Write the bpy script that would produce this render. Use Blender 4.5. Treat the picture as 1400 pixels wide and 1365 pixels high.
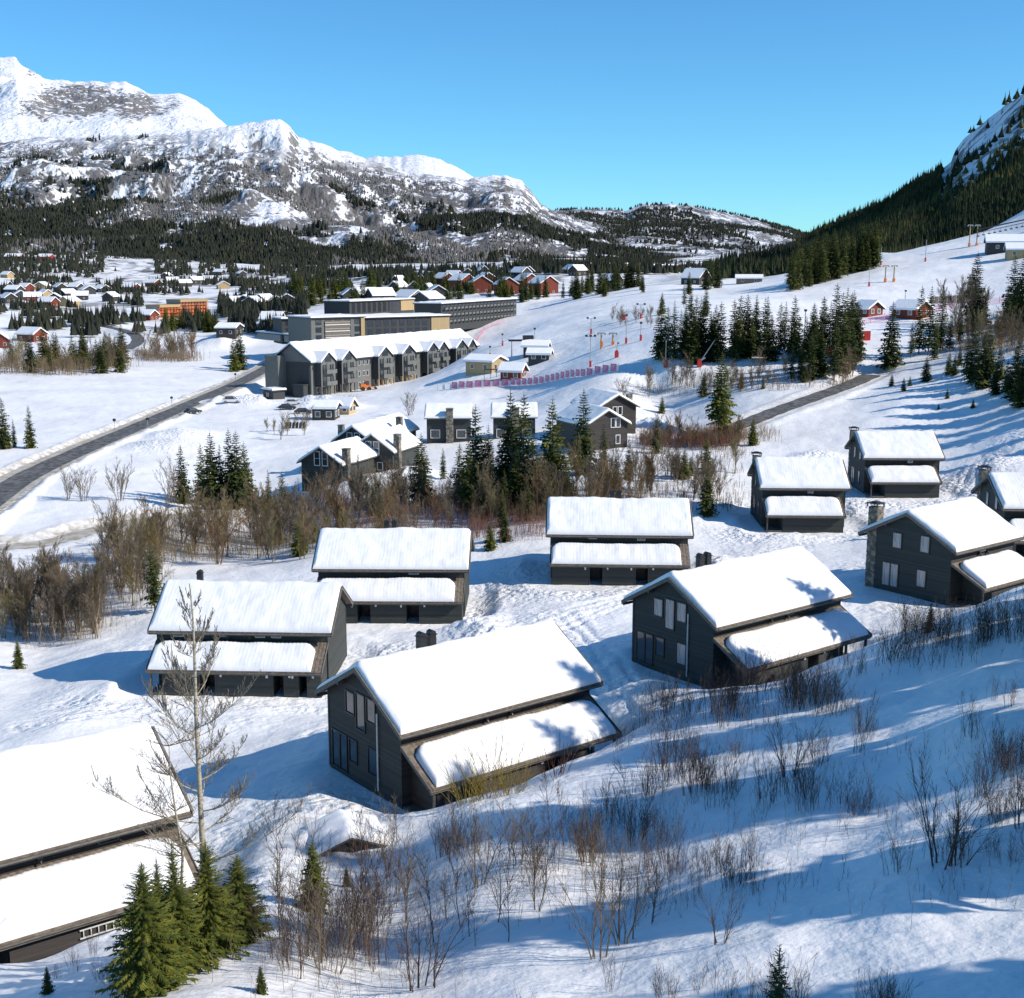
import bpy, math, random
import numpy as np
from math import sin, cos, pi, radians
from mathutils import Vector, Matrix

for o in list(bpy.data.objects): bpy.data.objects.remove(o)
SC = bpy.context.scene
COL = SC.collection

# ------------------------------------------------------------------ camera
FPX, HY = 1722.67, 363.67
TH = math.atan((682.5-HY)/FPX)
cam = bpy.data.cameras.new('camera'); camo = bpy.data.objects.new('camera', cam); COL.objects.link(camo)
cam.sensor_width = 36; cam.sensor_fit = 'HORIZONTAL'; cam.lens = FPX/1400*36
cam.clip_start = 0.5; cam.clip_end = 30000
camo.location = (0, 0, 0); camo.rotation_euler = (pi/2-TH, 0, 0)
SC.camera = camo

# ------------------------------------------------------------------ light
SUN_EL, SUN_AZ = radians(34), radians(-15)     # azimuth measured from +X towards +Y
sd = Vector((cos(SUN_EL)*cos(SUN_AZ), cos(SUN_EL)*sin(SUN_AZ), sin(SUN_EL)))
sun = bpy.data.lights.new('sun', 'SUN'); suno = bpy.data.objects.new('sun', sun); COL.objects.link(suno)
sun.energy = 4.5; sun.angle = radians(0.53); sun.color = (1.0, 0.925, 0.82)
suno.rotation_euler = sd.to_track_quat('Z', 'Y').to_euler(); suno.location = (60, -20, 80)
W = bpy.data.worlds.new('World'); SC.world = W; W.use_nodes = True
wn = W.node_tree; wn.nodes.clear()
sky = wn.nodes.new('ShaderNodeTexSky'); sky.sky_type = 'NISHITA'; sky.sun_disc = False
sky.sun_elevation = SUN_EL; sky.sun_rotation = pi/2-SUN_AZ
sky.altitude = 1200; sky.air_density = 1.0; sky.dust_density = 0.0; sky.ozone_density = 2.2
hs = wn.nodes.new('ShaderNodeHueSaturation'); hs.inputs['Saturation'].default_value = 1.05; hs.inputs['Hue'].default_value = 0.5
bg = wn.nodes.new('ShaderNodeBackground'); bg.inputs[1].default_value = 0.15
wo = wn.nodes.new('ShaderNodeOutputWorld')
wn.links.new(sky.outputs[0], hs.inputs['Color']); tint = wn.nodes.new('ShaderNodeMix'); tint.data_type = 'RGBA'; tint.blend_type = 'MULTIPLY'; tint.inputs[0].default_value = 1; tint.inputs[7].default_value = (.36, .71, .90, 1)
wn.links.new(hs.outputs[0], tint.inputs[6]); wn.links.new(tint.outputs[2], bg.inputs[0]); wn.links.new(bg.outputs[0], wo.inputs[0])
SC.view_settings.view_transform = 'Standard'; SC.view_settings.look = 'None'
SC.view_settings.gamma = 1; SC.view_settings.use_curve_mapping = False
SC.view_settings.exposure = 0.27
SC.cycles.max_bounces = 6

# ------------------------------------------------------------------ object helpers
rnd = random.Random(7)
def tag(o, label=None, cat=None, group=None, kind=None):
    if label: o['label'] = label
    if cat: o['category'] = cat
    if group: o['group'] = group
    if kind: o['kind'] = kind
    return o
def empty(name, loc=(0,0,0), rz=0, label=None, cat=None, group=None):
    o = bpy.data.objects.new(name, None); COL.objects.link(o)
    o.location = loc; o.rotation_euler = (0, 0, rz); o.empty_display_size = 0.3
    return tag(o, label, cat, group)
def link(name, me, parent=None, loc=None, rz=None, scale=None):
    o = bpy.data.objects.new(name, me); COL.objects.link(o)
    if parent is not None: o.parent = parent
    if loc is not None: o.location = loc
    if rz is not None: o.rotation_euler = (0, 0, rz)
    if scale is not None: o.scale = scale if hasattr(scale, '__len__') else (scale,)*3
    return o
KIDS = {}
def copy_tree(o, loc=None, rz=None, scale=None):
    c = o.copy(); COL.objects.link(c)
    if loc is not None: c.location = loc
    if rz is not None: c.rotation_euler = (0, 0, rz)
    if scale is not None: c.scale = (scale,)*3 if not hasattr(scale, '__len__') else scale
    for ch in list(o.children):
        d = ch.copy(); COL.objects.link(d); d.parent = c
        for g in list(ch.children):
            e = g.copy(); COL.objects.link(e); e.parent = d
    return c

class MB:
    def __init__(s): s.v = []; s.f = []; s.m = []; s.cm = 0
    def quadv(s, *p):
        n = len(s.v); s.v += [tuple(q) for q in p]; s.f.append(tuple(range(n, n+len(p)))); s.m.append(s.cm)
    def box(s, x0, x1, y0, y1, z0, z1):
        n = len(s.v)
        s.v += [(x0,y0,z0),(x1,y0,z0),(x1,y1,z0),(x0,y1,z0),(x0,y0,z1),(x1,y0,z1),(x1,y1,z1),(x0,y1,z1)]
        for q in ((0,3,2,1),(4,5,6,7),(0,1,5,4),(1,2,6,5),(2,3,7,6),(3,0,4,7)):
            s.f.append(tuple(n+i for i in q)); s.m.append(s.cm)
    def prism(s, poly, axis, a, b):
        # poly: list of 2D points, extruded along axis from a to b
        n = len(s.v); k = len(poly)
        def P(p, t): return {'x': (t, p[0], p[1]), 'y': (p[0], t, p[1]), 'z': (p[0], p[1], t)}[axis]
        s.v += [P(p, a) for p in poly]+[P(p, b) for p in poly]
        s.f.append(tuple(range(n, n+k))); s.f.append(tuple(range(n+2*k-1, n+k-1, -1))); s.m += [s.cm]*2
        for i in range(k):
            j = (i+1) % k; s.f.append((n+i, n+k+i, n+k+j, n+j)); s.m.append(s.cm)
    def slab(s, a, b, c, d, t):
        # quad a,b,c,d thickened downward by t
        n = len(s.v)
        s.v += [tuple(p) for p in (a,b,c,d)]+[(p[0],p[1],p[2]-t) for p in (a,b,c,d)]
        for q in ((0,1,2,3),(7,6,5,4),(0,4,5,1),(1,5,6,2),(2,6,7,3),(3,7,4,0)):
            s.f.append(tuple(n+i for i in q)); s.m.append(s.cm)
    def tube(s, p, q, r0, r1, n=6, cap=False):
        p = np.array(p, float); q = np.array(q, float); d = q-p; L = np.linalg.norm(d)
        if L < 1e-6: return
        d /= L; a = np.array((0,0,1.)) if abs(d[2]) < .9 else np.array((1.,0,0))
        x = np.cross(d, a); x /= np.linalg.norm(x); y = np.cross(d, x); b = len(s.v)
        for c, r in ((p, r0), (q, r1)):
            for i in range(n):
                t = 2*pi*i/n; s.v.append(tuple(c+r*(x*cos(t)+y*sin(t))))
        for i in range(n):
            j = (i+1) % n; s.f.append((b+i, b+j, b+n+j, b+n+i)); s.m.append(s.cm)
        if cap:
            s.f.append(tuple(range(b+n, b+2*n))); s.m.append(s.cm); s.f.append(tuple(range(b+n-1, b-1, -1))); s.m.append(s.cm)
    def mesh(s, name, mats, smooth=False):
        me = bpy.data.meshes.new(name); me.from_pydata(s.v, [], s.f)
        for m in (mats if isinstance(mats, (list, tuple)) else [mats]): me.materials.append(m)
        if any(s.m): me.polygons.foreach_set('material_index', s.m)
        if smooth: me.polygons.foreach_set('use_smooth', [True]*len(s.f))
        me.update(); return me
def np_mesh(name, V, F, mat, smooth=False):
    me = bpy.data.meshes.new(name); V = np.asarray(V, np.float32); F = np.asarray(F, np.int32); k = F.shape[1]
    me.vertices.add(len(V)); me.vertices.foreach_set('co', V.ravel())
    me.loops.add(F.size); me.loops.foreach_set('vertex_index', F.ravel())
    me.polygons.add(len(F)); me.polygons.foreach_set('loop_start', np.arange(0, F.size, k, dtype=np.int32))
    me.polygons.foreach_set('use_smooth', np.full(len(F), smooth))
    me.materials.append(mat); me.update(calc_edges=True); return me
def grid_faces(nr, nc):
    i = np.arange(nr-1)[:, None]*nc+np.arange(nc-1)[None, :]
    return np.stack([i, i+1, i+nc+1, i+nc], -1).reshape(-1, 4)

# ------------------------------------------------------------------ numpy noise
def vnoise(x, y, seed=0):
    x = np.asarray(x, float); y = np.asarray(y, float)
    ix = np.floor(x).astype(np.int64); iy = np.floor(y).astype(np.int64); fx = x-ix; fy = y-iy
    fx = fx*fx*fx*(fx*(fx*6-15)+10); fy = fy*fy*fy*(fy*(fy*6-15)+10)
    def h(a, b):
        n = (a*374761393+b*668265263+seed*1442695041) & 0xffffffff
        n = ((n ^ (n >> 13))*1274126177) & 0xffffffff
        n = ((n ^ (n >> 15))*2246822519) & 0xffffffff
        return ((n ^ (n >> 16)) & 0xffffff)/float(0xffffff)
    a = h(ix, iy); b = h(ix+1, iy); c = h(ix, iy+1); d = h(ix+1, iy+1)
    return (a*(1-fx)+b*fx)*(1-fy)+(c*(1-fx)+d*fx)*fy
def fbm(x, y, oct=4, seed=0, gain=.5):
    s = 0; a = 1; t = 0
    for k in range(oct):
        s = s+a*(vnoise(x*2**k+17*k, y*2**k-9*k, seed+k)-.5); t += a; a *= gain
    return s/t*2
def ridged(x, y, oct=4, seed=0):
    s = 0; a = 1; t = 0
    for k in range(oct):
        s = s+a*(1-abs(vnoise(x*2**k+7*k, y*2**k+3*k, seed+k)*2-1)); t += a; a *= .5
    return s/t

# ------------------------------------------------------------------ materials
def mat(name, col, rough=.8, bump=None, var=None, metal=0, rand=None, spec=None):
    """bump=(scale, strength, dist, stretch xyz) ; var=(scale, colour2, lo, hi, stretch) ; rand=(colour2) by object"""
    m = bpy.data.materials.new(name); m.use_nodes = True; nt = m.node_tree; N = nt.nodes; L = nt.links
    b = N['Principled BSDF']; b.inputs['Base Color'].default_value = (*col, 1); b.inputs['Roughness'].default_value = rough
    b.inputs['Metallic'].default_value = metal
    if spec is not None: b.inputs['Specular IOR Level'].default_value = spec
    tc = N.new('ShaderNodeTexCoord'); cur = None
    def noise(scale, stretch, det=5):
        mp = N.new('ShaderNodeMapping'); mp.inputs['Scale'].default_value = stretch; L.new(tc.outputs['Object'], mp.inputs[0])
        n = N.new('ShaderNodeTexNoise'); n.inputs['Scale'].default_value = scale; n.inputs['Detail'].default_value = det
        L.new(mp.outputs[0], n.inputs[0]); return n
    if var:
        n = noise(var[0], var[4] if len(var) > 4 else (1,1,1))
        r = N.new('ShaderNodeMapRange'); r.inputs[1].default_value = var[2]; r.inputs[2].default_value = var[3]; L.new(n.outputs[0], r.inputs[0])
        mx = N.new('ShaderNodeMix'); mx.data_type = 'RGBA'; mx.inputs[6].default_value = (*col, 1); mx.inputs[7].default_value = (*var[1], 1)
        L.new(r.outputs[0], mx.inputs[0]); cur = mx.outputs[2]
    if rand:
        oi = N.new('ShaderNodeObjectInfo'); mx = N.new('ShaderNodeMix'); mx.data_type = 'RGBA'
        mx.inputs[6].default_value = (*col, 1)
        if cur: L.new(cur, mx.inputs[6])
        mx.inputs[7].default_value = (*rand, 1); L.new(oi.outputs['Random'], mx.inputs[0]); cur = mx.outputs[2]
    if cur: L.new(cur, b.inputs['Base Color'])
    if bump:
        n = noise(bump[0], bump[3] if len(bump) > 3 else (1,1,1))
        bp = N.new('ShaderNodeBump'); bp.inputs['Strength'].default_value = bump[1]; bp.inputs['Distance'].default_value = bump[2]
        L.new(n.outputs[0], bp.inputs['Height']); L.new(bp.outputs[0], b.inputs['Normal'])
    return m

def snow_mat(name, kind):
    m = bpy.data.materials.new(name); m.use_nodes = True; nt = m.node_tree; N = nt.nodes; L = nt.links
    b = N['Principled BSDF']; b.inputs['Roughness'].default_value = .55; b.inputs['Specular IOR Level'].default_value = .25
    tc = N.new('ShaderNodeTexCoord')
    def noise(scale, det=6, stretch=(1,1,1), rot=0, dist=0):
        mp = N.new('ShaderNodeMapping'); mp.inputs['Scale'].default_value = stretch; mp.inputs['Rotation'].default_value = (0,0,rot)
        L.new(tc.outputs['Object'], mp.inputs[0])
        n = N.new('ShaderNodeTexNoise'); n.inputs['Scale'].default_value = scale; n.inputs['Detail'].default_value = det; n.inputs['Distortion'].default_value = dist
        L.new(mp.outputs[0], n.inputs[0]); return n.outputs[0]
    def M(op, a, b_, c=None):
        q = N.new('ShaderNodeMath'); q.operation = op
        for i, x in enumerate((a, b_, c)):
            if x is None: continue
            if isinstance(x, (int, float)): q.inputs[i].default_value = x
            else: L.new(x, q.inputs[i])
        return q.outputs[0]
    def ramp(x, lo, hi):
        r = N.new('ShaderNodeMapRange'); r.inputs[1].default_value = lo; r.inputs[2].default_value = hi; L.new(x, r.inputs[0]); return r.outputs[0]
    def mix(f, a, b_):
        q = N.new('ShaderNodeMix'); q.data_type = 'RGBA'; L.new(f, q.inputs[0])
        for i, x in ((6, a), (7, b_)):
            if isinstance(x, tuple): q.inputs[i].default_value = (*x, 1)
            else: L.new(x, q.inputs[i])
        return q.outputs[2]
    white = (.885, .88, .87); old = (.76, .755, .74)
    if kind == 'ground':
        h = M('ADD', M('MULTIPLY', noise(.35, 8), .5), M('MULTIPLY', noise(2.2, 6), .15))
        h = M('ADD', h, M('MULTIPLY', noise(.5, 4, (1, 3.2, 1), .5, .4), .16))
        a = N.new('ShaderNodeAttribute'); a.attribute_name = 'rough_snow'
        vor = N.new('ShaderNodeTexVoronoi'); vor.inputs['Scale'].default_value = 1.3; L.new(tc.outputs['Object'], vor.inputs[0])
        lump = M('MULTIPLY', M('ADD', M('MULTIPLY', vor.outputs[0], -.5), noise(1.6, 8)), a.outputs['Fac'])
        h = M('ADD', h, lump)
        bp = N.new('ShaderNodeBump'); bp.inputs['Strength'].default_value = .9; bp.inputs['Distance'].default_value = .55
        L.new(h, bp.inputs['Height']); L.new(bp.outputs[0], b.inputs['Normal'])
        c = mix(ramp(noise(.045, 6), .42, .68), white, old)
        # grit and litter near the road
        a2 = N.new('ShaderNodeAttribute'); a2.attribute_name = 'grit'
        g = M('MULTIPLY', a2.outputs['Fac'], ramp(noise(.8, 8), .35, .62))
        c = mix(g, c, (.42, .35, .25))
        # far: brushwood too small to pick apart darkens the snow in streaks
        a3 = N.new('ShaderNodeAttribute'); a3.attribute_name = 'brush'
        g = M('MULTIPLY', a3.outputs['Fac'], ramp(noise(.06, 9, (1, .5, 1)), .47, .6))
        c = mix(g, c, (.12, .105, .085))
        L.new(c, b.inputs['Base Color'])
    elif kind == 'roof':
        h = M('ADD', M('MULTIPLY', noise(1.1, 5), .35), M('MULTIPLY', noise(7, 6), .06))
        bp = N.new('ShaderNodeBump'); bp.inputs['Strength'].default_value = .6; bp.inputs['Distance'].default_value = .2
        L.new(h, bp.inputs['Height']); L.new(bp.outputs[0], b.inputs['Normal'])
        L.new(mix(ramp(noise(.8, 6), .4, .7), white, (.82, .83, .84)), b.inputs['Base Color'])
    elif kind == 'mountain':
        ge = N.new('ShaderNodeNewGeometry'); sx = N.new('ShaderNodeSeparateXYZ'); L.new(ge.outputs['True Normal'], sx.inputs[0])
        a = N.new('ShaderNodeAttribute'); a.attribute_name = 'rock'; a2 = N.new('ShaderNodeAttribute'); a2.attribute_name = 'brush'
        st = noise(.011, 12, (1, 1, .55), 0, .6); fine = noise(.05, 14, (1, 1, .35), 0, .4)
        steep = M('SUBTRACT', 1.0, sx.outputs[2]); streak = noise(.022, 8, (1, .22, .22), .35, .5)
        f = M('ADD', M('ADD', M('MULTIPLY', steep, .9), M('MULTIPLY', M('SUBTRACT', st, .5), 1.2)), M('MULTIPLY', M('SUBTRACT', fine, .5), M('ADD', 1.4, M('MULTIPLY', a.outputs['Fac'], 2.0))))
        f = M('ADD', f, M('MULTIPLY', M('SUBTRACT', streak, .5), 1.1))
        f = ramp(M('ADD', f, M('MULTIPLY', a.outputs['Fac'], .55)), .50, .60)
        rock = mix(ramp(fine, .35, .65), (.10, .097, .095), (.27, .25, .23))
        c = mix(f, (.84, .85, .88), rock)
        br = M('MULTIPLY', a2.outputs['Fac'], ramp(M('ADD', noise(.09, 12, (1, 1, .3)), M('ADD', M('MULTIPLY', M('SUBTRACT', st, .5), 1.0), M('MULTIPLY', M('SUBTRACT', streak, .5), .9))), .38, .52))
        c = mix(br, c, (.105, .10, .098))
        bp = N.new('ShaderNodeBump'); bp.inputs['Strength'].default_value = .8; bp.inputs['Distance'].default_value = 14
        L.new(M('ADD', fine, st), bp.inputs['Height']); L.new(bp.outputs[0], b.inputs['Normal'])
        L.new(c, b.inputs['Base Color'])
    return m
M_snow = snow_mat('snow_ground', 'ground'); M_rsnow = snow_mat('snow_roof', 'roof'); M_mtn = snow_mat('snow_rock', 'mountain')

def board_mat(name, c1, c2, pitch=.165, axis=2, rough=.7):
    """painted boards: colour differs a little from board to board, grain along the board"""
    m = bpy.data.materials.new(name); m.use_nodes = True; nt = m.node_tree; N = nt.nodes; L = nt.links
    b = N['Principled BSDF']; b.inputs['Roughness'].default_value = rough; b.inputs['Specular IOR Level'].default_value = .3
    tc = N.new('ShaderNodeTexCoord'); sx = N.new('ShaderNodeSeparateXYZ'); L.new(tc.outputs['Object'], sx.inputs[0])
    d = N.new('ShaderNodeMath'); d.operation = 'DIVIDE'; d.inputs[1].default_value = pitch; L.new(sx.outputs[axis], d.inputs[0])
    fl = N.new('ShaderNodeMath'); fl.operation = 'FLOOR'; L.new(d.outputs[0], fl.inputs[0])
    wn_ = N.new('ShaderNodeTexWhiteNoise'); wn_.noise_dimensions = '1D'; L.new(fl.outputs[0], wn_.inputs['W'])
    mp = N.new('ShaderNodeMapping'); s = [.6, .6, .6]; s[axis] = 9; mp.inputs['Scale'].default_value = s; L.new(tc.outputs['Object'], mp.inputs[0])
    n = N.new('ShaderNodeTexNoise'); n.inputs['Scale'].default_value = 3; n.inputs['Detail'].default_value = 8; L.new(mp.outputs[0], n.inputs[0])
    ad = N.new('ShaderNodeMath'); ad.operation = 'MULTIPLY_ADD'; ad.inputs[1].default_value = .5; L.new(wn_.outputs[0], ad.inputs[0]); L.new(n.outputs[0], ad.inputs[2])
    r = N.new('ShaderNodeMapRange'); r.inputs[1].default_value = .3; r.inputs[2].default_value = 1.2; L.new(ad.outputs[0], r.inputs[0])
    mx = N.new('ShaderNodeMix'); mx.data_type = 'RGBA'; mx.inputs[6].default_value = (*c1, 1); mx.inputs[7].default_value = (*c2, 1); L.new(r.outputs[0], mx.inputs[0])
    L.new(mx.outputs[2], b.inputs['Base Color'])
    bp = N.new('ShaderNodeBump'); bp.inputs['Strength'].default_value = .4; bp.inputs['Distance'].default_value = .01; L.new(n.outputs[0], bp.inputs['Height']); L.new(bp.outputs[0], b.inputs['Normal'])
    return m
M_char = board_mat('charcoal_boards', (.028, .032, .031), (.060, .066, .061))
M_brown = board_mat('brown_black_boards', (.030, .027, .026), (.068, .060, .054))
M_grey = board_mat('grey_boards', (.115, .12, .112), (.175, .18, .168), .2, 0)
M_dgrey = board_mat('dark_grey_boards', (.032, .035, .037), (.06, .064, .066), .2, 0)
M_wood = board_mat('new_wood_boards', (.42, .28, .13), (.55, .38, .18), .18, 0)
M_trim = mat('dark_trim', (.045, .045, .045), .6, (8, .3, .01, (1,1,1)), (3, (.09, .085, .08), .35, .7))
M_barge = mat('weathered_trim', (.10, .092, .080), .8, (6, .4, .01), (2.5, (.18, .165, .14), .35, .7, (1,1,4)))
M_tile = mat('brown_roof_sheet', (.12, .092, .068), .75, (9, .4, .02), (3, (.21, .175, .135), .4, .65))
M_white = mat('white_paint', (.72, .72, .70), .5, None, (4, (.6, .6, .58), .4, .8))
M_glass = mat('window_glass', (.03, .035, .04), .06, None, None, 0, None, 1.0)
M_curt = mat('curtained_glass', (.36, .37, .37), .15, (3, .2, .02, (12, 12, .2)), (2, (.16, .17, .18), .45, .6, (6, 6, .4)), 0, None, .8)
M_metal = mat('galvanised_metal', (.42, .43, .44), .4, None, (5, (.3, .3, .31), .4, .7), .6)
M_black = mat('black_metal', (.03, .03, .032), .45, (6, .2, .01), None, .3)
M_stone = mat('chimney_stone', (.12, .11, .095), .9, (5, .7, .05), (2.2, (.32, .28, .21), .45, .6), 0)
M_conc = mat('concrete', (.33, .32, .30), .9, (4, .3, .03), (1.2, (.25, .245, .23), .4, .7))
M_red = mat('red_paint', (.52, .03, .025), .5, None, (3, (.4, .03, .025), .4, .7))
M_redwood = board_mat('red_brown_boards', (.13, .028, .016), (.21, .045, .026), .2, 0)
M_ochre = board_mat('ochre_boards', (.36, .26, .13), (.46, .34, .18), .2, 0)
M_orange = mat('orange_paint', (.72, .20, .03), .5, None, (3, (.6, .15, .02), .4, .7))
M_asph = mat('asphalt', (.06, .06, .06), .85, (12, .3, .02), (.9, (.16, .155, .145), .42, .62, (1, 1, 1)))
M_slush = mat('trodden_slush', (.50, .47, .41), .8, (2, .5, .08), (.6, (.34, .30, .23), .4, .62))
M_pink = mat('pink_banner', (.62, .13, .26), .6, None, (.8, (.74, .35, .45), .45, .6), 0)
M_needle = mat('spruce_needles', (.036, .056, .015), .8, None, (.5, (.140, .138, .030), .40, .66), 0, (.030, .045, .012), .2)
M_needle2 = mat('sunny_spruce_needles', (.045, .066, .012), .8, None, (1.3, (.165, .165, .026), .40, .64), 0, None, .2)  # yellower needles, with sunlight put into the lighter second colour
M_far = mat('far_conifer_needles', (.024, .028, .022), .9, None, (.02, (.046, .048, .030), .35, .7), 0, None, .1)
M_bark = mat('spruce_bark', (.10, .07, .05), .9, (6, .6, .03), (4, (.17, .13, .10), .4, .6))
M_birch = mat('birch_bark', (.42, .36, .26), .7, (9, .5, .01, (1,1,3)), (5, (.16, .13, .09), .48, .66, (1,1,3)))
M_twig = mat('bare_twigs', (.135, .110, .085), .85, None, (.7, (.22, .175, .125), .35, .7), 0, (.17, .125, .075), .1)
M_twig2 = mat('olive_bare_twigs', (.21, .18, .085), .85, None, (.7, (.30, .25, .12), .35, .7), 0, (.17, .10, .055), .1)
M_dtwig = mat('dark_shrub_twigs', (.080, .062, .052), .85, None, (.7, (.11, .080, .065), .35, .7), 0, (.10, .062, .045), .1)
M_wtw = mat('yellow_willow_twigs', (.33, .25, .06), .8, None, (.7, (.22, .15, .05), .35, .7), 0, None, .1)
M_bare = mat('bare_birch_wood', (.15, .14, .13), .9)
M_bt = mat('fine_birch_twigs', (.22, .175, .125), .85, None, (2, (.30, .25, .18), .4, .65), 0, None, .1)

# ------------------------------------------------------------------ ground
def ray(px, py):
    a = (px-700)/FPX; b = (682.5-py)/FPX
    return a, cos(TH)+b*sin(TH), -sin(TH)+b*cos(TH)
def D(px, py, d):
    a, y, z = ray(px, py); return a/y*d, d, z/y*d
def Z(px, py, z):
    a, y, zz = ray(px, py); k = z/zz; return a*k, y*k, z
T1 = dict(Lr=16, a=5.04, rz=7.86, ez=5.01, ov=.56, wo=.75, b=5.17, ld=3.18, lz1=4.02, lz2=2.30, li=.5, ri=.5)
T2 = dict(Lr=11.57, a=5.53, rz=8.06, ez=5.20, ov=.53, wo=.8, b=5.42, ld=3.6, lz1=3.99, lz2=2.19, li=.5, ri=1.1)
POSE = {'A': (T1, -9.7, 74.62, -32.31, .66), 'B': (T1, 12.0, 93.77, -31.35, .66), 'H2': (T1, -20.25, 129.75, -35.36, -.02),
 'H3': (T1, 3.98, 139.73, -33.9, -.05), 'H1': (T1, -31.17, 109.88, -35.99, -.05), 'H0': (T1, -31.87, 53.6, -31.77, .63),
 'H7': (T2, 37.78, 118.29, -31.36, .66), 'H5': (T2, 32.03, 164.77, -33.26, -.04), 'H6': (T2, 50.13, 183.04, -32.15, -.02),
 'H8': (T2, 54.12, 141.31, -31.44, -.043)}
CP = [D(*p) for p in [
 (0,1365,42),(180,1365,41),(350,1365,40),(100,1325,46),(200,1275,52.5),(0,1350,43.5),(240,1310,46),(350,1280,48),(350,1200,57),(360,1120,70),(450,1200,60),(550,1250,52),
 (470,1150,66),(560,1135,65),(650,1115,62),(700,1090,65),(780,1045,70),(850,1015,73),(950,955,83),(1000,945,84),(1060,935,86),(1130,905,88),(1190,885,88),
 (1250,868,85),(1300,850,88),(1400,808,95),(1400,860,75),(1400,950,60),(1200,950,68),(1000,1000,70),(1400,1100,46),(1200,1100,52),(1000,1100,57),(850,1100,61),
 (1400,1365,32),(1050,1365,35),(700,1365,38),(700,1250,47),(1000,1250,43),(1250,1250,39),(850,1180,53),(350,1050,80),(420,1010,87),(300,960,100),
 (30,960,100),(100,920,110),(60,905,119),(0,865,130),(100,800,150),(0,760,166),(250,740,176),(400,720,190),(420,690,205),(600,700,177),(800,680,176),(700,735,156),
 (900,650,190),(1000,640,198),(960,700,165),(600,650,215),(850,620,213),(500,650,215),(440,663,205),(612,601,255),(855,585,250),(920,560,285),(900,530,300),
 (1100,545,260),(1040,575,240),(1180,518,280),(1200,480,310),(1180,440,380),(1220,430,390),(1300,432,380),(1100,400,470),(1000,400,560),(1200,370,520),(1300,347,540),
 (1400,330,540),(1400,385,440),(1250,412,430),(1320,417,405),(1400,440,330),(1330,520,250),(1400,560,215),(1230,560,235),(1300,600,213),(1400,590,200),(1150,500,290),
 (1050,497,300),(920,495,305),(660,470,430),(800,500,335),(840,522,300),(750,440,500),(850,420,560),(900,400,650),(700,500,375),(100,430,850),(0,415,1000),(300,420,900),
 (0,380,1500),(200,375,1700),(0,352,2200),(200,355,2300),(400,365,2300),(400,400,1100),(600,405,900),(500,430,650),(600,388,1100),(700,362,1300),(800,368,1400),(740,385,1000),
 (870,373,1200),(930,380,900),(950,368,2200),(1100,372,1200),(1000,372,2200),(1150,350,900),(1400,338,800),(1050,385,700),(1350,345,1200),
 ]] + [Z(*p) for p in [(0,700,-37.5),(0,600,-37),(0,540,-37),(200,700,-37.5),(200,600,-37),(200,530,-37.5),(350,600,-37),(350,560,-37.5),(300,465,-36),(100,480,-36),
 (403,540,-39.8),(486,525,-39.6),(580,516,-39.6),(650,506,-39.6),(560,560,-36.5),(700,545,-34.5)]] + [
 (45,50,-13),(60,90,-16),(80,60,-4),(100,140,-16),(120,200,-12),(150,300,-4),(250,400,12),(300,700,45),(25,20,-12),(0,18,-19),(-25,20,-24),(-60,60,-34),(-120,150,-37),
 (-70,100,-35),(-250,300,-36),(-500,700,-34),(-900,1500,0),(900,1500,60),(700,2500,60),(-1500,4000,30),(0,4000,10),(0,9000,20),(1500,5000,80),(-4000,9000,30),(3000,9000,60)]
# level pads under the houses count as points too
for k, (T, x, y, z, yaw) in POSE.items():
    cs, sn = cos(yaw), sin(yaw)
    for lu in (0, .5, 1):
        for lv in (-5.0, 4.6):
            u = lu*T['Lr']; CP.append((x+u*cs-lv*sn, y+u*sn+lv*cs, z))
CP = np.array(CP); KU = 3.2
def warp(x, y): return KU*x/y, np.log(y)
cu, cv = warp(CP[:, 0], CP[:, 1]); n = len(CP)
def tps(r2): return .5*r2*np.log(r2+1e-9)
A_ = np.zeros((n+3, n+3)); A_[:n, :n] = tps((cu[:, None]-cu)**2+(cv[:, None]-cv)**2)+np.eye(n)*2e-3
A_[:n, n] = A_[n, :n] = 1; A_[:n, n+1] = A_[n+1, :n] = cu; A_[:n, n+2] = A_[n+2, :n] = cv
# heights are fitted as elevation angle z/y so that every distance weighs the same
wts = np.linalg.solve(A_, np.r_[CP[:, 2]/CP[:, 1], 0, 0, 0])
def seg(a, b, r): return np.exp(np.arange(math.log(a), math.log(b), r))
GY = np.concatenate([seg(17, 27, .03), seg(27, 135, .0036), seg(135, 620, .0065), seg(620, 9500, .014)])
GU = np.concatenate([-np.linspace(1.5, .47, 42)[:-1], np.linspace(-.47, .47, 500), np.linspace(.47, 1.5, 42)[1:]])
U, Y = np.meshgrid(GU, GY); X = U*Y
TZ = np.zeros_like(Y); wu, wv = KU*U, np.log(Y)
for i in range(n): TZ += wts[i]*tps((wu-cu[i])**2+(wv-cv[i])**2)
TZ = (TZ+wts[n]+wts[n+1]*wu+wts[n+2]*wv)*Y
near = np.clip(1-(Y-60)/120, 0, 1)
TZ += fbm(X/11, Y/11, 3, 3)*(.35+.35*near)+fbm(X/3.1, Y/3.1, 3, 11)*.14+fbm(X/60, Y/60, 2, 5)*np.clip((Y-350)/500, 0, 1)*4
TZ += ridged(X/9+.3*fbm(X/20, Y/20, 2, 8), Y/5, 2, 21)*.35*near*np.clip((X+5)/20, 0, 1)
def sstep(x): x = np.clip(x, 0, 1); return x*x*(3-2*x)
rough = np.zeros_like(Y)
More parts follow.
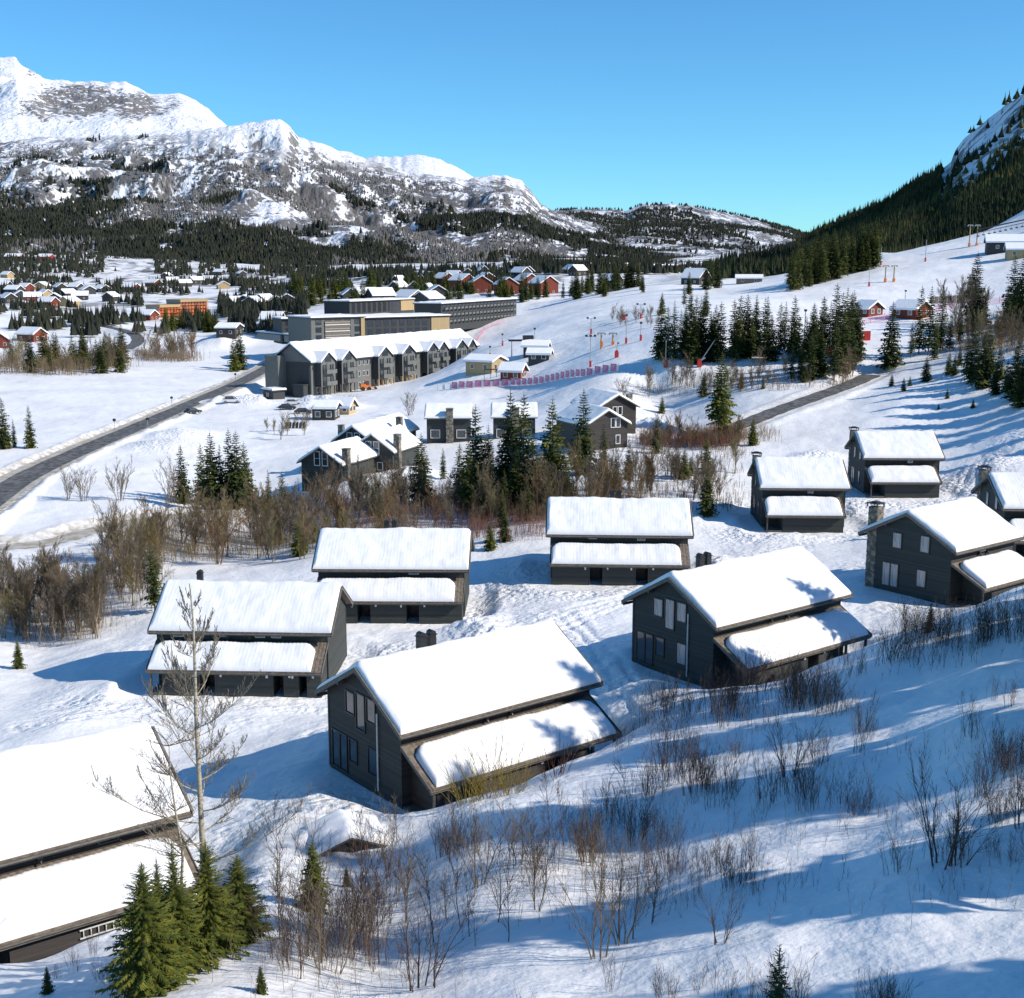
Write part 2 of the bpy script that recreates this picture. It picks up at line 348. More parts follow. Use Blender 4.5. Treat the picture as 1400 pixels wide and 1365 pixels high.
for k, (T, x, y, z, yaw) in POSE.items():
    cs, sn = cos(yaw), sin(yaw); dx, dy = X-x, Y-y; lu = dx*cs+dy*sn; lv = -dx*sn+dy*cs
    tight = k in 'A B H0 H7'.split()
    v0 = -(T['a']-T['wo']+T['ld'])+(.6 if tight else -1.0)
    eu = np.maximum(np.maximum(-.0-lu, lu-T['Lr']), 0); ev = np.maximum(np.maximum(v0-lv, lv-T['b']+.3), 0)
    d = np.hypot(eu, ev); w = 1-sstep(d/(2.6 if tight else 3.4))
    berm = np.exp(-((d-2.6)/1.3)**2)*np.where(Y > 100, 1, .45)*(.25+.4*np.maximum(fbm(X/2.2, Y/2.2, 2, 31), 0))
    TZ = TZ*(1-w)+(z-.12+fbm(X/2, Y/2, 2, 4)*.06)*w
    TZ += np.where(tight, .3, 1)*berm*(1-w)
    rough = np.maximum(rough, np.exp(-((d-3)/4.5)**2)*np.clip(vnoise(X/7, Y/7, 9)*1.9-.4, 0, 1))
def poly_dist(pts):
    """distance from every grid point to a polyline (world xy), the height along it"""
    best = np.full_like(Y, 1e9); hz = np.zeros_like(Y)
    for (a, b) in zip(pts[:-1], pts[1:]):
        dx, dy = b[0]-a[0], b[1]-a[1]; t = np.clip(((X-a[0])*dx+(Y-a[1])*dy)/(dx*dx+dy*dy), 0, 1)
        d = np.hypot(X-a[0]-t*dx, Y-a[1]-t*dy); z = a[2]+t*(b[2]-a[2]); m = d < best; best[m] = d[m]; hz[m] = z[m]
    return best, hz
def smooth_line(P, n=8):
    P = [np.array(p, float) for p in P]; out = []
    for i in range(len(P)-1):
        p0, p1, p2, p3 = P[max(i-1, 0)], P[i], P[i+1], P[min(i+2, len(P)-1)]
        for k in range(n):
            t = k/n; out.append(.5*((2*p1)+(-p0+p2)*t+(2*p0-5*p1+4*p2-p3)*t*t+(-p0+3*p1-3*p2+p3)*t**3))
    out.append(P[-1]); return out
ROAD1 = smooth_line([Z(-140,760,-37.4),Z(-40,704,-37.4),Z(30,655,-37.3),Z(110,617,-37.2),Z(190,583,-37.2),Z(262,552,-37.2),Z(330,522,-37.2),Z(372,499,-37.3),Z(392,486,-37.2)])
ROAD2 = smooth_line([D(960,600,228),D(1020,579,238),D(1060,563,247),D(1110,545,258),D(1160,527,272),D(1192,513,286)])
ROAD3 = smooth_line([Z(172,478,-35),Z(188,468,-35),Z(184,458,-34.5),Z(165,451,-34),Z(140,446,-33.5)])
ROAD4 = smooth_line([Z(-60,752,-38.5),Z(20,748,-38.5),Z(75,741,-38.5),Z(120,728,-38.3),Z(200,712,-38.2),Z(300,700,-38)])
grit = np.zeros_like(Y)
for pts, hw, gr in ((ROAD1, 3.6, 1), (ROAD2, 2.8, .5), (ROAD3, 5, .4), (ROAD4, 2.4, .9)):
    d, hz = poly_dist(pts); w = 1-sstep((d-hw-.6)/4.0)
    TZ = TZ*(1-w)+hz*w
    TZ += .9*np.exp(-((d-hw-2.2)/1.0)**2)*(.55+.6*vnoise(X/2.5, Y/2.5, 77))*gr
    grit = np.maximum(grit, gr*np.exp(-((d-hw-.5)/2.0)**2))
# rows and heaps of ploughed snow
HEAPS = [(Z(434,556,-37.6), 8, 3.0), (Z(470,556,-37), 6, 1.6), (Z(225,612,-37), 8, 1.6), (Z(245,597,-37), 7, 1.5), (Z(325,550,-37.4), 7, 1.6), (Z(350,552,-37.4), 7, 1.6), (Z(305,470,-36), 14, 5), (Z(345,462,-36), 18, 6), (Z(375,452,-34), 16, 6),
 (D(650,800,118), 3.0, .8), (D(662,815,114), 2.6, .8), (D(520,885,100), 2.2, .7), (D(980,745,140), 3, .7), (D(1010,760,135), 3, .6), (D(1330,690,165), 4, 1.0), (D(1350,640,185), 5, 1.4),
 (D(1120,600,205), 4, .9), (D(1080,607,200), 5, 1.0), (D(520,660,205), 5, 1.4), (D(560,640,215), 5, 1.2), (D(850,590,240), 4, 1.4), (D(885,575,250), 6, 2.0), (D(905,583,245), 5, 1.5), (D(455,1128,66), 4.5, 1.3)]
for (hx, hy_, hz), r, h in HEAPS:
    q = np.exp(-(((X-hx)**2+(Y-hy_)**2)/(r*r))**1.3); TZ += h*q*(.8+.5*vnoise(X/(.3*r), Y/(.3*r), 41)); rough = np.maximum(rough, q*(1 if Y.min() else 1)*np.where(hy_ < 90, .1, 1))
# wheel ruts and footpaths between the chalets
for line, dep in (([D(640,830,112), D(700,800,118), D(760,815,115), D(830,900,92), D(870,980,80)], .16), ([D(560,900,100), D(640,850,108), D(720,830,113), D(850,800,122), D(960,770,135)], .18), ([D(930,760,140), D(1010,755,140), D(1080,740,146), D(1200,710,160)], .18),
     ([D(460,1000,88), D(520,960,93), D(600,900,101)], .14), ([D(60,1010,92), D(200,980,97), D(330,970,99), D(450,975,98)], .14), ([D(870,990,79), D(940,960,84), D(1000,950,86)], .1), ([D(1170,830,104), D(1100,770,118), D(1040,760,128)], .16), ([D(1250,700,166), D(1310,680,170), D(1340,640,190), D(1400,625,200)], .2)):
    P_ = smooth_line([(a, b_, 0) for a, b_, c in line], 5); d, _ = poly_dist(P_); dd = d+.35*fbm(X/3, Y/3, 2, 88)
    rut = np.exp(-((dd-.85)/.22)**2)+.8*np.exp(-((dd-2.1)/.25)**2)*(vnoise(X/5, Y/5, 61) > .45)
    TZ -= dep*rut*(.6+.6*vnoise(X/1.1, Y/1.1, 60)); TZ += dep*.5*np.exp(-((dd-3.0)/.5)**2)*vnoise(X/.9, Y/.9, 62)
    rough = np.maximum(rough, .55*np.exp(-(d/3.0)**2))
brush = np.clip((Y-620)/500, 0, 1)*np.clip(fbm(X/160, Y/160, 3, 55)*2+.75, 0, 1)
brush *= 1-np.clip((X/Y-.055)/.02, 0, 1)*np.clip((.30-X/Y)/.02, 0, 1)*(Y < 700)
V = np.stack([X, Y, TZ], -1).reshape(-1, 3)
gm = np_mesh('snow_ground', V, grid_faces(len(GY), len(GU)), M_snow, True)
for nm, arr in (('rough_snow', rough), ('grit', grit), ('brush', brush)):
    at_ = gm.attributes.new(nm, 'FLOAT', 'POINT'); at_.data.foreach_set('value', arr.astype(np.float32).ravel())
tag(link('ground', gm), kind='structure')

def rowz(u):
    j = int(np.clip(np.searchsorted(GU, u)-1, 0, len(GU)-2)); t = (u-GU[j])/(GU[j+1]-GU[j])
    return TZ[:, j]*(1-t)+TZ[:, j+1]*t
def at(px, py, ymin=0):
    """the ground point seen at a pixel of the photograph"""
    a, yy, zz = ray(px, py); col = rowz(a/yy); m = (col > GY*zz/yy) & (GY > ymin)
    i = int(np.argmax(m)); 
    if not m.any(): i = len(GY)-1
    i = max(i, 1); f0 = col[i-1]-GY[i-1]*zz/yy; f1 = col[i]-GY[i]*zz/yy; t = np.clip(-f0/(f1-f0+1e-9), 0, 1) if f1 > 0 > f0 else 0
    y = GY[i-1]*(1-t)+GY[i]*t
    return np.array((a/yy*y, y, col[i-1]*(1-t)+col[i]*t))
def gz(x, y):
    col = rowz(x/y); return float(np.interp(y, GY, col))

# ------------------------------------------------------------------ roads
def ribbon(name, pts, hw, m, lift=.06, cols=6, kind='structure'):
    V = []; P = [np.array(p) for p in pts]
    for i, p in enumerate(P):
        d = P[min(i+1, len(P)-1)]-P[max(i-1, 0)]; nrm = np.array((-d[1], d[0])); nrm = nrm/np.linalg.norm(nrm)
        for k in range(cols+1):
            s = (k/cols*2-1)*hw*(1+.06*sin(i*1.7+k)); V.append((p[0]+nrm[0]*s, p[1]+nrm[1]*s, p[2]+lift-.004*abs(s)))
    return tag(link(name, np_mesh(name, V, grid_faces(len(P), cols+1), m, True)), kind=kind)
def offset(pts, s):
    P = [np.array(p) for p in pts]; out = []
    for i, p in enumerate(P):
        d = P[min(i+1, len(P)-1)]-P[max(i-1, 0)]; nrm = np.array((-d[1], d[0], 0)); out.append(p+nrm/np.linalg.norm(nrm)*s)
    return out
ribbon('road', ROAD1, 3.0, M_asph, .10)
ribbon('road_edge', offset(ROAD1, 3.9), 1.4, M_slush, .12, 3)
ribbon('road_edge', offset(ROAD1, -3.4), .5, M_slush, .12, 2)
ribbon('side_road', ROAD2, 2.3, M_asph, .10)
ribbon('bend_road', ROAD3, 3.0, M_asph, .10)
ribbon('lower_road', ROAD4, 2.0, M_slush, .10)

# ------------------------------------------------------------------ mountains
def mountain(name, sky, ybase, yridge, zb, prof, amp, seed, rockpts=(), brushf=None, nc=360, nr=130, wl=520, tail=.25):
    px = np.linspace(sky[0][0], sky[-1][0], nc); py = np.interp(px, [s[0] for s in sky], [s[1] for s in sky])
    py = py+fbm(px/9, px*0+seed, 3, seed)*1.6
    yr = yridge(px) if callable(yridge) else np.full(nc, float(yridge)); yb = ybase(px) if callable(ybase) else np.full(nc, float(ybase))
    a = (px-700)/FPX; b = (682.5-py)/FPX; yy = cos(TH)+b*sin(TH); zr = (-sin(TH)+b*cos(TH))/yy*yr
    t = np.linspace(0, 1+tail, nr)[:, None]; tt = np.minimum(t, 1)
    Yg = yb+(yr-yb)*t; Ug = np.broadcast_to(a/yy, Yg.shape)+0*Yg; Xg = Ug*Yg
    Zg = zb+(zr-zb)*prof(tt)-np.maximum(t-1, 0)*(yr-yb)*.5
    r = ridged(Xg/wl, Yg/wl, 6, seed); f = fbm(Xg/(wl*.4), Yg/(wl*.4), 5, seed+9)
    env = np.sin(np.clip(tt, 0, 1)*pi)**.7*(t <= 1)
    hh = np.maximum(zr-zb, 5)/600
    Zg = Zg+amp*hh*env*((r-.55)*1.6+f*.5)
    # terraces give cliffs with snow ledges between them
    step = amp*1.1*hh; q = Zg/step+fbm(Xg/700, Yg/700, 2, seed+5)*1.2; fr = q-np.floor(q)
    Zg = Zg+env*step*.32*(sstep((fr-.25)/.5)-fr)
    Zg = Zg+fbm(Xg/40, Yg/40, 3, seed+3)*5*hh*(t < 1)
    V = np.stack([Xg, Yg, Zg], -1)
    me = np_mesh(name, V.reshape(-1, 3), grid_faces(nr, nc), M_mtn, True)
    sy = 682.5-FPX*((Yg*sin(TH)+Zg*cos(TH))/(Yg*cos(TH)-Zg*sin(TH))); sx = np.broadcast_to(px, Yg.shape)
    rk = np.zeros_like(Yg)
    for (cx, cy, rx, ry, s) in rockpts: rk = np.maximum(rk, s*np.exp(-(((sx-cx)/rx)**2+((sy-cy)/ry)**2)**2)) if s > 0 else rk+s*np.exp(-(((sx-cx)/rx)**2+((sy-cy)/ry)**2)**2)
    br = brushf(sx, sy, t) if brushf else rk*0
    for nm, arr in (('rock', rk), ('brush', br)):
        z_ = me.attributes.new(nm, 'FLOAT', 'POINT'); z_.data.foreach_set('value', arr.astype(np.float32).ravel())
    tag(link(name, me), kind='structure')
    return V, sx, sy, t
M_hill = mat('hill_conifer_needles', (.026, .034, .016), .9, None, (.013, (.105, .100, .036), .50, .72), 0, None, .1)  # brighter olive patches put sunlit trees into the needle colour
SKY_BACK = [(-120,120),(-40,85),(0,79),(22,79),(32,92),(48,100),(62,108),(80,110),(110,112),(140,113),(172,112),(186,118),(205,130),(222,129),(250,129),(262,135),(285,150),(310,172),(340,215),(400,280)]
MB_ = mountain('mountain', SKY_BACK, 4700, 6800, 420, lambda t: t**.8, 60, 3, [(110,138,60,24,1.7),(60,150,42,14,1.3),(185,146,38,20,1.6),(235,140,14,10,.8),(45,98,10,6,.9)], None, 260, 80, 600)
SKY_B2 = [(400,260),(460,212),(500,217),(515,214),(548,214),(575,211),(600,217),(625,229),(650,243),(680,275),(720,330)]
mountain('mountain', SKY_B2, 4600, 6200, 200, lambda t: t**.8, 30, 5, [], None, 160, 50, 700)
SKY_FAR = [(640,330),(700,300),(760,288),(800,286),(855,288),(880,279),(915,279),(945,282),(985,290),(1030,299),(1070,310),(1100,320),(1150,335),(1230,350),(1300,366)]
def bfar(sx, sy, t): return np.clip(.95-.2*fbm(sx/30, sy/12, 3, 4), 0, 1)
MF = mountain('mountain', SKY_FAR, 3600, 6200, 5, lambda t: t**1.05, 60, 12, [(850,300,60,20,.3)], bfar, 260, 90, 600)
SKY_MID = [(-140,235),(-60,215),(0,196),(60,188),(110,190),(160,186),(210,184),(262,178),(300,174),(335,169),(360,164),(382,163),(396,172),(408,188),(430,194),(455,203),(480,209),(515,222),(560,236),(600,241),(640,245),(662,241),(690,240),(712,246),(726,262),(740,279),(760,290),(820,308),(880,328),(960,350),(1040,368)]
def bmid(sx, sy, t):
    lim = np.interp(sx, [0, 300, 400, 520, 700, 900], [185, 195, 212, 222, 262, 300])
    return np.clip((sy-lim)/40+.55+.5*fbm(sx/45, sy/16, 3, 6), 0, 1)*.95
ROCKS = [(402,195,9,32,1.0),(430,225,18,25,.7),(455,262,30,30,.55),(390,275,30,25,.5),(610,268,45,18,.75),(655,290,25,40,.95),(680,262,18,22,.9),(700,250,10,10,.5),(640,320,60,24,.6),(560,290,60,40,.45),(720,270,10,16,.9),(500,300,50,30,.4)]
MM = mountain('mountain', SKY_MID, lambda px: 2350+.5*np.maximum(px-300, 0), lambda px: 4700+.4*np.maximum(px-300, 0), -8, lambda t: .45*t+.55*t**1.7, 120, 21, ROCKS, bmid, 520, 190, 420)
SKY_R = [(960,372),(1010,362),(1050,352),(1090,335),(1110,323),(1150,304),(1180,292),(1210,280),(1245,256),(1280,238),(1300,222),(1306,205),(1318,190),(1350,163),(1380,142),(1400,128),(1450,100),(1540,50),(1700,0)]
def brr(sx, sy, t): return np.clip(.7+.3*fbm(sx/40, sy/20, 3, 6)-1.5*np.exp(-(((sx-1365)/75)**2+((sy-sx*-.62-1020+.0)/34)**2)), 0, 1)
MR = mountain('hill', SKY_R, lambda px: 760-.05*(px-960)+0*px, lambda px: np.interp(px, [960, 1100, 1400, 1700], [2200, 1750, 1350, 1200]), -8, lambda t: t**1.15, 26, 33, [(1350,220,60,50,.5),(1395,165,25,20,.9)], brr, 240, 110, 260)

# ------------------------------------------------------------------ far conifers as joined meshes
def cones(name, P, H, R, m, n=5, tiers=2, group=None):
    """many small conifers in one mesh: each a stack of ragged cones"""
    P = np.asarray(P, float); k = len(P); rs = np.random.RandomState(5); Vs = []; Fs = []; base = 0
    for tr in range(tiers):
        z0 = H*(.10+.42*tr*(2/max(tiers, 1))/1.6); z1 = H*(1.0 if tr == tiers-1 else .72); r = R*(1-.38*tr)
        an = rs.rand(k)*6.28; ring = []
        for i in range(n):
            rr = r*(.72+.56*rs.rand(k)); t = an+2*pi*i/n
            ring.append(np.stack([P[:, 0]+rr*np.cos(t), P[:, 1]+rr*np.sin(t), P[:, 2]+z0*(.9+.2*rs.rand(k))], 1))
        tip = np.stack([P[:, 0]+.03*H*(rs.rand(k)-.5), P[:, 1], P[:, 2]+z1], 1)
        V = np.concatenate([np.stack(ring, 1), tip[:, None]], 1).reshape(-1, 3); Vs.append(V)
        b = base+np.arange(k)[:, None]*(n+1)
        for i in range(n): Fs.append(np.concatenate([b+i, b+(i+1) % n, b+n], 1))
        base += len(V)
    me = np_mesh(name, np.concatenate(Vs), np.concatenate(Fs), m)
    return tag(link(name, me), kind='stuff')
rs = np.random.RandomState(11)
def on_mountain(M, N, dens, rs):
    V, sx, sy, t = M; nr, nc = sy.shape; i = rs.randint(0, nr-1, N); j = rs.randint(0, nc-1, N); a = rs.rand(N, 1); b = rs.rand(N, 1)
    p = V[i, j]*(1-a)*(1-b)+V[i+1, j]*a*(1-b)+V[i, j+1]*(1-a)*b+V[i+1, j+1]*a*b
    keep = (rs.rand(N) < dens(sx[i, j], sy[i, j], p)) & (t[i, 0] < .99); return p[keep]
def dmid(sx, sy, p):
    band = np.interp(sx, [-100, 0, 150, 250, 400, 470, 600, 700, 800, 1000], [236, 240, 245, 258, 278, 290, 308, 312, 312, 340])
    n_ = fbm(p[:, 0]/150, p[:, 1]/150, 4, 61); n2 = fbm(p[:, 0]/900, p[:, 1]/700, 3, 66)
    return np.clip((sy-band)/34+n_*4.2+n2*2.4-.55, .0, 1)*np.clip(1.0+2.2*fbm(p[:, 0]/120, p[:, 1]/120, 3, 63), .12, 1)
P = on_mountain(MM, 120000, dmid, rs); P = P[:42000]
cones('mountain_forest', P, 13+7*rs.rand(len(P)), 3.6+1.6*rs.rand(len(P)), M_far, 5, 1)
P = on_mountain(MM, 110000, lambda sx, sy, p: np.clip((sy-np.interp(sx, [0, 300, 400, 520, 700, 900], [195, 200, 215, 225, 270, 310]))/50, 0, 1)*np.clip(fbm(p[:, 0]/200, p[:, 1]/200, 4, 71)*3+.15, 0, 1), rs)[:26000]
cones('mountain_birch_scrub', P, 8+5*rs.rand(len(P)), 2.2+1.2*rs.rand(len(P)), M_bare, 4, 1)
P = on_mountain(MF, 50000, lambda sx, sy, p: np.clip(.55+fbm(p[:, 0]/330, p[:, 1]/330, 4, 64)*2.6, 0, 1), rs)[:8000]
cones('distant_forest', P, 11+6*rs.rand(len(P)), 4+2*rs.rand(len(P)), M_far, 4, 1)
def dr(sx, sy, p):
    c = (sx-1340)*.62+sy                       # runs along the snowy cliff
    cliff = (sx > 1286) & (c > 168) & (c < 262-.12*(sx-1290))
    return np.where(cliff, np.clip(.02+fbm(p[:, 0]/40, p[:, 1]/40, 3, 8)*.35, 0, .3), np.clip(.95+fbm(p[:, 0]/90, p[:, 1]/90, 3, 65)*.8, .2, 1))
P = on_mountain(MR, 26000, dr, rs)[:20000]
cones('hill_forest', P, 8+7*rs.rand(len(P))**1.5, 2.5+1.3*rs.rand(len(P)), M_hill, 6, 3)
# ------------------------------------------------------------------ chalets of the foreground rows
def facing(p): return p
def clad_gable(mb, x, side, v0, v1, prof, pitch=.165, z0=0.0):
    """lapped boards on a gable at x; side -1 faces -x"""
    z = z0; top = max(prof(v0), prof(v1), prof(0) if v0 < 0 < v1 else 0)
    while z < top-.02:
        z2 = min(z+pitch, top); zm = (z+z2)/2
        vs = np.linspace(v0, v1, 200); ok = vs[[prof(v) >= zm+.02 for v in vs]]
        if len(ok) > 1:
            a, b = ok[0], ok[-1]; n = len(mb.v); o, i = .034*side, .010*side
            mb.v += [(x+o, a, z), (x+o, b, z), (x+i, b, z2), (x+i, a, z2), (x, a, z), (x, b, z)]
            q = [(n, n+1, n+2, n+3), (n+4, n+5, n+1, n)]
            if side > 0: q = q
            for f in q: mb.f.append(f if side > 0 else f[::-1]); mb.m.append(mb.cm)
        z += pitch
def clad_side(mb, y, side, u0, u1, z0, z1, pitch=.165):
    z = z0
    while z < z1-.02:
        z2 = min(z+pitch, z1); n = len(mb.v); o, i = .034*side, .010*side
        mb.v += [(u0, y+o, z), (u1, y+o, z), (u1, y+i, z2), (u0, y+i, z2), (u0, y, z), (u1, y, z)]
        for f in [(n, n+1, n+2, n+3), (n+4, n+5, n+1, n)]: mb.f.append(f if side < 0 else f[::-1]); mb.m.append(mb.cm)
        z += pitch
def snow_sheet(name, u0, u1, prof, v0, v1, thick, seed, m, inset_top=False, du=.14, corr=.025, bulge=0.0, round_r=.38, ur=None):
    """a soft snow blanket over a roof profile prof(v), with rounded rims"""
    def axis(a, b, r, step, lo=True, hi=True):
        e = np.array([0, .02, .06, .12, .2, .3, .4])*r/.4
        mid = np.arange(a+(r if lo else 0), b-(r if hi else 0), step)
        return np.concatenate([a+e if lo else [a], mid[1:] if lo else mid[1:], (b-e[::-1]) if hi else [b]])
    us = axis(u0, u1, round_r, du); vs = axis(v0, v1, round_r, .22)
    Ug, Vg = np.meshgrid(us, vs)
    eu = np.minimum(Ug-u0, u1-Ug); ev = np.minimum(Vg-v0, v1-Vg)
    cr = ur or round_r
    k = fbm(Ug/2.3, Vg/2.3, 3, seed)
    # rounded plan corners on blankets that have slid
    e = np.minimum(eu, ev)
    if inset_top:
        cx = np.minimum(eu/1.1, 1); cy = np.minimum((v1-Vg)/1.0, 1)
        rr = 1-np.sqrt((1-cx)**2+(1-cy)**2); e = np.minimum(e, np.maximum(rr, 0)*1.0)
    s = np.clip(e/cr, 0, 1); dome = np.sqrt(np.clip(1-(1-s)**2, 0, 1))
    T = thick*(1+.30*k+.10*fbm(Ug/.8, Vg/1.2, 2, seed+2))*dome
    if bulge: T = T+bulge*np.sin(np.clip((Vg-v0)/(v1-v0), 0, 1)*pi)**.6*dome*(1+.5*fbm(Ug/1.6, Vg/9, 2, seed+4))
    pr = np.array([[prof(v)] for v in vs])
    Zg = pr+.02+T+corr*np.sin(2*pi*(Ug+.10*fbm(Ug/3, Vg/1.5, 2, seed+7))/.34)*dome*(Vg < -.3)
    Z0 = pr+.015+0*Ug
    P = np.stack([Ug, Vg, np.maximum(Zg, Z0)], -1).reshape(-1, 3)
    if inset_top:
        F = grid_faces(len(vs), len(us)); em = e.ravel(); keep = (em[F] > 0).any(1); F = F[keep]
    else: F = grid_faces(len(vs), len(us))
    return np_mesh(name, P, F, m, True)
def roof_prof(T):
    s = (T['rz']-T['ez'])/T['a']
    return lambda v: T['rz']-s*abs(v)
def lean_prof(T):
    wf = T['a']-T['wo']; s = (T['lz1']-T['lz2'])/T['ld']
    return lambda v: T['lz1']+s*(v+wf)
def sheet_roof(mb, u0, u1, v0, v1, prof, t=.09, corr=.03):
    """corrugated brown sheet: real ribs along the slope"""
    us = np.arange(u0, u1+.04, .085); n0 = len(mb.v)
    for u in us:
        u = min(u, u1); z = corr*abs(sin(pi*(u-u0)/.34))
        for v in (v0, v1): mb.v.append((u, v, prof(v)-corr+z))
    k = len(us)
    for i in range(k-1):
        a = n0+2*i; mb.f.append((a, a+2, a+3, a+1)); mb.m.append(mb.cm)
    n1 = len(mb.v)
    for u in us:
        for v in (v0, v1): mb.v.append((min(u, u1), v, prof(v)-corr-t))
    for i in range(k-1):
        a, b = n0+2*i, n1+2*i
        mb.f += [(b, b+1, b+3, b+2), (a, b, b+2, a+2), (a+1, a+3, b+3, b+1)]; mb.m += [mb.cm]*3
    for i in (0, k-1):
        a, b = n0+2*i, n1+2*i; mb.f.append((a, a+1, b+1, b)); mb.m.append(mb.cm)

CACHE = {}
def cached(key, fn):
    if key not in CACHE: CACHE[key] = fn()
    return CACHE[key]
def window_part(parent, axis, pos, c, z0, z1, w, side, frame=M_trim, pane=M_curt, mull=0, trans=0, fr=.09, name='window'):
    """axis 'x': in a wall at x=pos (faces side), centre c along y; axis 'y': wall at y=pos"""
    key = ('win', axis, side, round(w, 2), round(z1-z0, 2), frame.name, pane.name, mull, trans, fr)
    h = z1-z0
    def bars():
        b = MB(); t = .10; s = side
        def bx(a0, a1, h0, h1, d0, d1):
            lo, hi = sorted((d0*s, d1*s))
            if axis == 'x': b.box(lo, hi, a0, a1, h0, h1)
            else: b.box(a0, a1, lo, hi, h0, h1)
        bx(-w/2-fr, -w/2, -fr, h+fr, 0, t); bx(w/2, w/2+fr, -fr, h+fr, 0, t)
        bx(-w/2, w/2, -fr, 0, 0, t+.02); bx(-w/2, w/2, h, h+fr, 0, t)
        for i in range(mull): x = -w/2+w*(i+1)/(mull+1); bx(x-.035, x+.035, 0, h, 0, t-.02)
        for i in range(trans): z = h*(i+1)/(trans+1); bx(-w/2, w/2, z-.03, z+.03, 0, t-.025)
        return b.mesh('window_frame', frame)
    def glass():
        b = MB(); lo, hi = sorted((.012*side, .045*side))
        if axis == 'x': b.box(lo, hi, -w/2+.003, w/2-.003, .003, h-.003)
        else: b.box(-w/2+.003, w/2-.003, lo, hi, .003, h-.003)
        return b.mesh('window_pane', pane)
    loc = (pos, c, z0) if axis == 'x' else (c, pos, z0)
    f = link(name, cached(key+('f',), bars), parent, loc)
    link('pane', cached(key+('g',), glass), f)
    return f
def chalet(key, T, x, y, z, yaw, label, wall, strip_wall=None, kind=1, lean=(1.2, 15.4), openings=(), posts=(), flues=(), wins=(), swins=(), curt=M_curt, seed=1, seen=('left',)):
    L, a, rz, ez, ov, wo, b = (T[k] for k in ('Lr', 'a', 'rz', 'ez', 'ov', 'wo', 'b'))
    wf, wb, ld = a-wo, b-wo, T['ld']; pr = roof_prof(T); lp = lean_prof(T); u0, u1 = ov, L-ov; TYP = 't%d' % kind
    root = empty('chalet', (x, y, z), yaw, label, 'chalet', 'dark chalets with snow-covered roofs')
    wfz, wbz = pr(-wf)-.14, pr(wb)-.14
    gp = lambda v: pr(v)-.14
    # walls
    def wl():
        m = MB(); m.prism([(-wf, -.6), (wb, -.6), (wb, wbz), (0, rz-.14), (-wf, wfz)], 'x', u0, u1); return m.mesh('wall', wall)
    link('wall', cached((TYP, 'wall', wall.name), wl), root)
    def cl():
        m = MB(); clad_gable(m, u0, -1, -wf, wb, gp); clad_gable(m, u1, 1, -wf, wb, gp)
        clad_side(m, -wf, -1, u0, u1, 0, wfz-.02); clad_side(m, wb, 1, u0, u1, 0, wbz-.02)
        for (xx, sd_) in ((u0, -1), (u1, 1)):        # corner boards
            for (vv, zt) in ((-wf, wfz), (wb, wbz)):
                lo, hi = sorted((xx+.0*sd_, xx+.055*sd_)); w_ = .12; m.box(lo-.001, hi, vv-(.055 if vv < 0 else w_), vv+(w_ if vv < 0 else .055), 0, zt-.1)
        return m.mesh('cladding', wall)
    link('cladding', cached((TYP, 'clad', wall.name), cl), root)
    # roof
    def rf():
        m = MB(); sheet_roof(m, 0, L, -a, 0, pr); sheet_roof(m, 0, L, 0.001, b, pr); return m.mesh('roof', M_tile)
    roof = link('roof', cached((TYP, 'roof'), rf), root)
    def barge():
        m = MB(); t = .05
        v0, v1 = v0_, v1_
        z0, z1 = pr(v0), pr(v1); m.prism([(v0, z0+.05), (v0, z0-.24), (v1, z1-.24), (v1, z1+.05)], 'x', -t, 0)
        m.prism([(v0, z0+.05), (v0, z0+.085), (v1, z1+.085), (v1, z1+.05)], 'x', -.07, .05)
        return m.mesh('bargeboard', M_barge)
    for v0_, v1_ in ((-a-.05, 0), (0, b+.05)):
        for xx in (-.002, L+.052): link('bargeboard', cached((TYP, 'barge', v0_), barge), roof, (xx, 0, 0))
    def soffit():
        m = MB()
        for v in (-a+.02, b-.14): m.box(.02, L-.02, v, v+.12, pr(v)-.34 if v < 0 else pr(v+.12)-.34, pr(v)-.14 if v < 0 else pr(v+.12)-.14)
        u = .3
        while u < L-.2:
            m.prism([(-a+.14, pr(-a+.14)-.30), (-wf, pr(-wf)-.30), (-wf, pr(-wf)-.13), (-a+.14, pr(-a+.14)-.13)], 'x', u, u+.07); u += .9
        for vv in (-wf*.5, 0, wb*.5):
            m.box(-.02, u0, vv-.08, vv+.08, pr(vv)-.40, pr(vv)-.16)
        return m.mesh('eave_beams', M_trim)
    link('eave_beams', cached((TYP, 'soffit'), soffit), root)
    def gut():
        m = MB(); m.tube((0, -a-.06, pr(-a)-.17), (L, -a-.06, pr(-a)-.17), .06, .06, 8, True); return m.mesh('gutter', M_barge)
    link('gutter', cached((TYP, 'gutter'), gut), root)
    link('snow_cover', snow_sheet('roof_snow', .05, L-.08, pr, -a+.02, b-.03, .42, seed, M_rsnow, corr=.024), roof)
    # lean-to
    li, ri = T['li'], L-T['ri']
    vo = -wf-ld; vw = vo+.5
    def lrf():
        m = MB(); sheet_roof(m, li, ri, vo, -wf-.04, lp); return m.mesh('lean_to_roof', M_tile)
    lroof = link('lean_to_roof', cached((TYP, 'lroof'), lrf), root)
    def lb():
        m = MB(); z0, z1 = lp(vo-.04), lp(-wf-.04); m.prism([(vo-.04, z0+.04), (vo-.04, z0-.22), (-wf-.04, z1-.22), (-wf-.04, z1+.04)], 'x', 0, .05); return m.mesh('bargeboard', M_barge)
    for xx in (li-.052, ri+.002): link('bargeboard', cached((TYP, 'lbarge'), lb), lroof, (xx, 0, 0))
